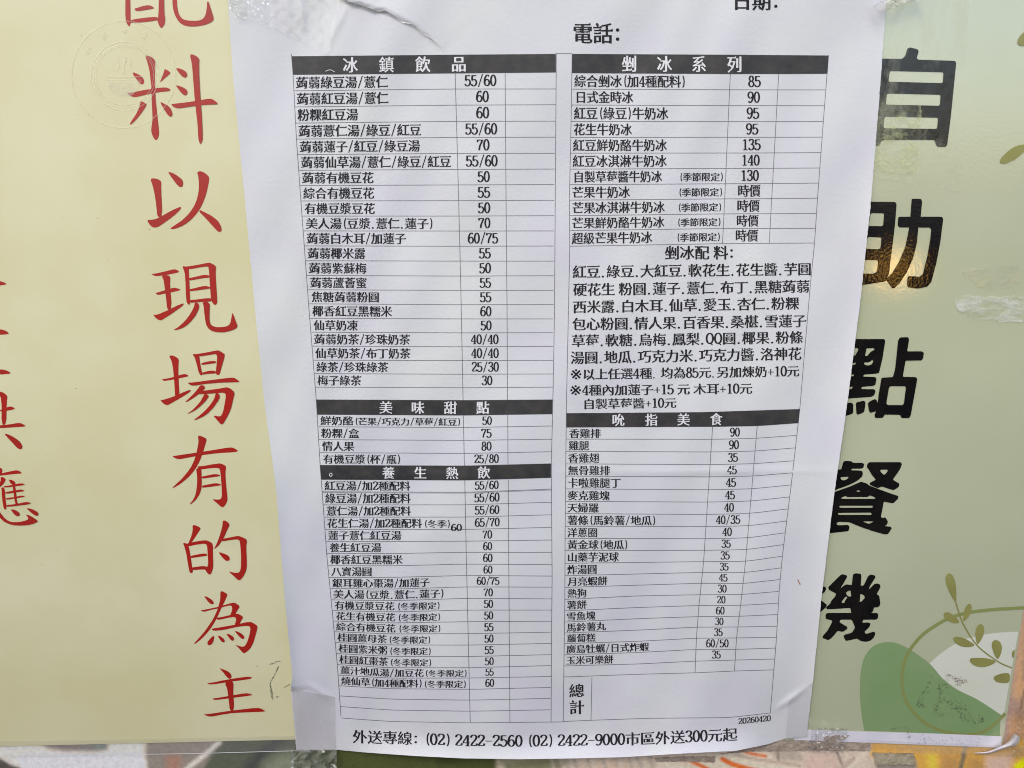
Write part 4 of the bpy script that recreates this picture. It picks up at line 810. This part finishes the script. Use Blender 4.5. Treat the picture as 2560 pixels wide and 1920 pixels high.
tape('clear_tape', 'long faint clear tape across the top left of the menu beside the tear', [(672,-40),(860,-40),(822,140),(676,66)], 30, 24, S, .0006, .0003, film('faint_tape', .05, .2, (.80,.80,.66), .28, 40, .5, .75, .3, 60, (1, 1, 1), .05), 2, True)
tape('clear_tape', 'crumpled white clear tape at the top right corner of the menu', [(2176,12),(2300,-30),(2320,-6),(2196,30)], 22, 8, S, .0008, .0022, film('crumpled_tape', .14, .06, (.92,.92,.9), .45, 80, .4, .7, .6, 150, (1,1,1), .12), 3)
tape('clear_tape', 'wide streaky clear tape over the topmost black character on the green poster', [(2206,-40),(2425,-40),(2400,480),(2160,440)], 40, 80, W, .0013, .00012, M['streak'], 4, True, 9)
tape('clear_tape', 'short scuffed clear tape with painted greenish sheen across the lower left of the topmost black character', [(2180,258),(2304,264),(2297,436),(2160,425)], 24, 30, W, .00155, .00008, film('scuff_sheen_tape', .022, .1, (.72,.76,.42), .40, 190, .47, .64, .5, 200, (1, 1, 1.4), .03), 21, True, 8)  # noise colour paints the tape's yellow-green highlights along with its scuffs
tape('clear_tape', 'long clear tape strip along the bottom edge of the yellow poster', [(-120,1856),(738,1840),(742,1876),(-120,1893)], 60, 4, W, .0013, .0001, M['strip'], 5, True, 30, .1)
V, Fc = ribbon([(-120,1893),(200,1888),(480,1884),(740,1877)], 1.4)
mesh('tape_edge', W(V[:, 0], V[:, 1], .0017), Fc, M['fibre'], [o for o in COL.objects if o.name.startswith('clear_tape')][-1])
tape('clear_tape', 'crumpled clear tape below the bottom left corner of the menu', [(728,1874),(842,1874),(840,1960),(724,1960)], 16, 12, W, .0012, .0022, film('crumpled_film', .14, .07, (.55,.57,.50), .42, 30, .3, .7, .4, 45, (1,1,1), .14), 6)
tape('clear_tape', 'shiny torn clear tape over the white border at the bottom of the green poster', [(2030,1818),(2120,1822),(2110,1884),(2020,1880)], 16, 12, W, .0016, .0018, M['gloss'], 7)
tape('clear_tape', 'crinkled clear tape at the lower right edge of the photo beside the curled corner', [(2540,1770),(2600,1760),(2600,1900),(2530,1896)], 16, 24, W, .0014, .0025, M['gloss'], 8)
tape('clear_tape', 'clear tape strip along the bottom of the green poster over the banner', [(2170,1850),(2560,1866),(2560,1892),(2170,1880)], 60, 4, W, .0018, .0001, M['strip'], 9, True, 30, .3)
tape('clear_tape', 'dull greyish tape patch on the bottom left corner of the menu', [(726,1722),(836,1742),(839,1876),(741,1880)], 20, 24, S, .0004, .00012, film('dull_tape', .03, .25, (.56,.53,.52), .36, 60, .3, .7, .3, 110, (1, 1, 1), .20), 31, True, 20, .3)
tape('clear_tape', 'dull tape patch on the bottom right corner of the menu', [(1972,1752),(2030,1706),(2020,1842),(1964,1850)], 20, 24, S, .0004, .00012, film('dull_tape_pale', .03, .25, (.56,.56,.54), .22, 60, .3, .7, .3, 110, (1, 1, 1), .10), 32, True, 20, .3)
# gummy remains
def scrap(name, label, poly, h, material, seed):
    rs = np.random.RandomState(seed); p = []
    for i in range(len(poly)):
        a, c = np.array(poly[i], float), np.array(poly[(i+1) % len(poly)], float)
        n = max(2, int(np.hypot(*(c-a))/5))
        for k in range(n): p.append(tuple(a+(c-a)*k/n+rs.normal(0, .9, 2)))
    root = thing(name, label, 'tape residue', tuple(W(*np.mean(poly, 0), h)))
    board('scrap_face', p, .0006, h, material, M['residue'], root)
scrap('tape_residue', 'brown gummy strip of old tape below the bottom right corner of the menu', [(1800,1886),(1900,1866),(1965,1849),(2010,1842),(2120,1852),(2178,1857),(2176,1877),(2060,1877),(1930,1878),(1850,1880)], .0009, M['residue'], 11)
scrap('tape_residue', 'dark ragged smear of old gum on the white poster border', [(2058,1848),(2068,1840),(2108,1838),(2126,1840),(2112,1848),(2100,1853),(2062,1853)], .0014, M['residue'], 12)
scrap('tape_residue', 'grey brown patch of old gum under the middle right of the menu edge', [(1636,1894),(1690,1892),(1790,1890),(1786,1906),(1700,1904),(1640,1905)], .0009, M['residue'], 13)
scrap('label_scrap', 'tan stub of a torn gummed label on the yellow part of the banner', [(2180,1881),(2284,1884),(2291,1912),(2190,1913)], .0012, M['label'], 14)

# ------------------------------------------------------------------ a small amber lantern on the added shade blocker, seen as a glint in the glossy poster
P0 = W(2236, 672, HG); d0 = P0-CAM; d0 = d0/np.linalg.norm(d0); d0[1] *= -1
LP = P0+d0*((-.40-P0[1])/d0[1]); LR = .0115
LM = bpy.data.materials.new('lamp_glow'); LM.use_nodes = True
bs = LM.node_tree.nodes['Principled BSDF']; bs.inputs['Emission Color'].default_value = (1, .50, .07, 1); bs.inputs['Emission Strength'].default_value = 7; bs.inputs['Base Color'].default_value = (.8,.5,.2,1)
def lathe(prof, n, c):
    V = [(c[0]+r*math.cos(2*math.pi*i/n), c[1]+r*math.sin(2*math.pi*i/n), c[2]+z) for r, z in prof for i in range(n)]
    return V, [(j*n+i, j*n+(i+1) % n, (j+1)*n+(i+1) % n, (j+1)*n+i) for j in range(len(prof)-1) for i in range(n)]
lamp = thing('lantern', 'small amber globe lantern on an iron arm above the added shade blocker', 'lamp', (LP[0], LWY-.03, LWT))
V, Fc = lathe([(LR*a_, LR*b_) for a_, b_ in [(.02,-1),(.5,-.86),(.87,-.5),(1,0),(.87,.5),(.5,.86),(.02,1)]], 20, LP); mesh('lamp_globe', V, Fc, LM, lamp, True)
V, Fc = lathe([(.013,0),(.013,.004),(.004,.007),(.003,.030),(.0005,.031)], 16, (LP[0], LWY-.03, LWT)); mesh('lamp_foot', V, Fc, M['iron'], lamp, True)
def bar_mesh(a, c, w):
    a, c = np.array(a), np.array(c); V = []
    for p in (a, c):
        for dx, dz in ((-w,-w),(w,-w),(w,w),(-w,w)): V.append((p[0]+dx, p[1], p[2]+dz))
    return V, [(0,1,5,4),(1,2,6,5),(2,3,7,6),(3,0,4,7),(0,3,2,1),(4,5,6,7)]
V, Fc = bar_mesh((LP[0], LWY-.03, LWT+.026), (LP[0], LP[1]-.001, LWT+.026), .0018); mesh('lamp_arm', V, Fc, M['iron'], lamp)
V, Fc = lathe([(.0012, LR*.9), (.0012, LWT+.0242-LP[2])], 8, LP); mesh('lamp_chain', V, Fc, M['iron'], lamp)
for o in COL.objects:
    if 'origin_' in o: del o['origin_']
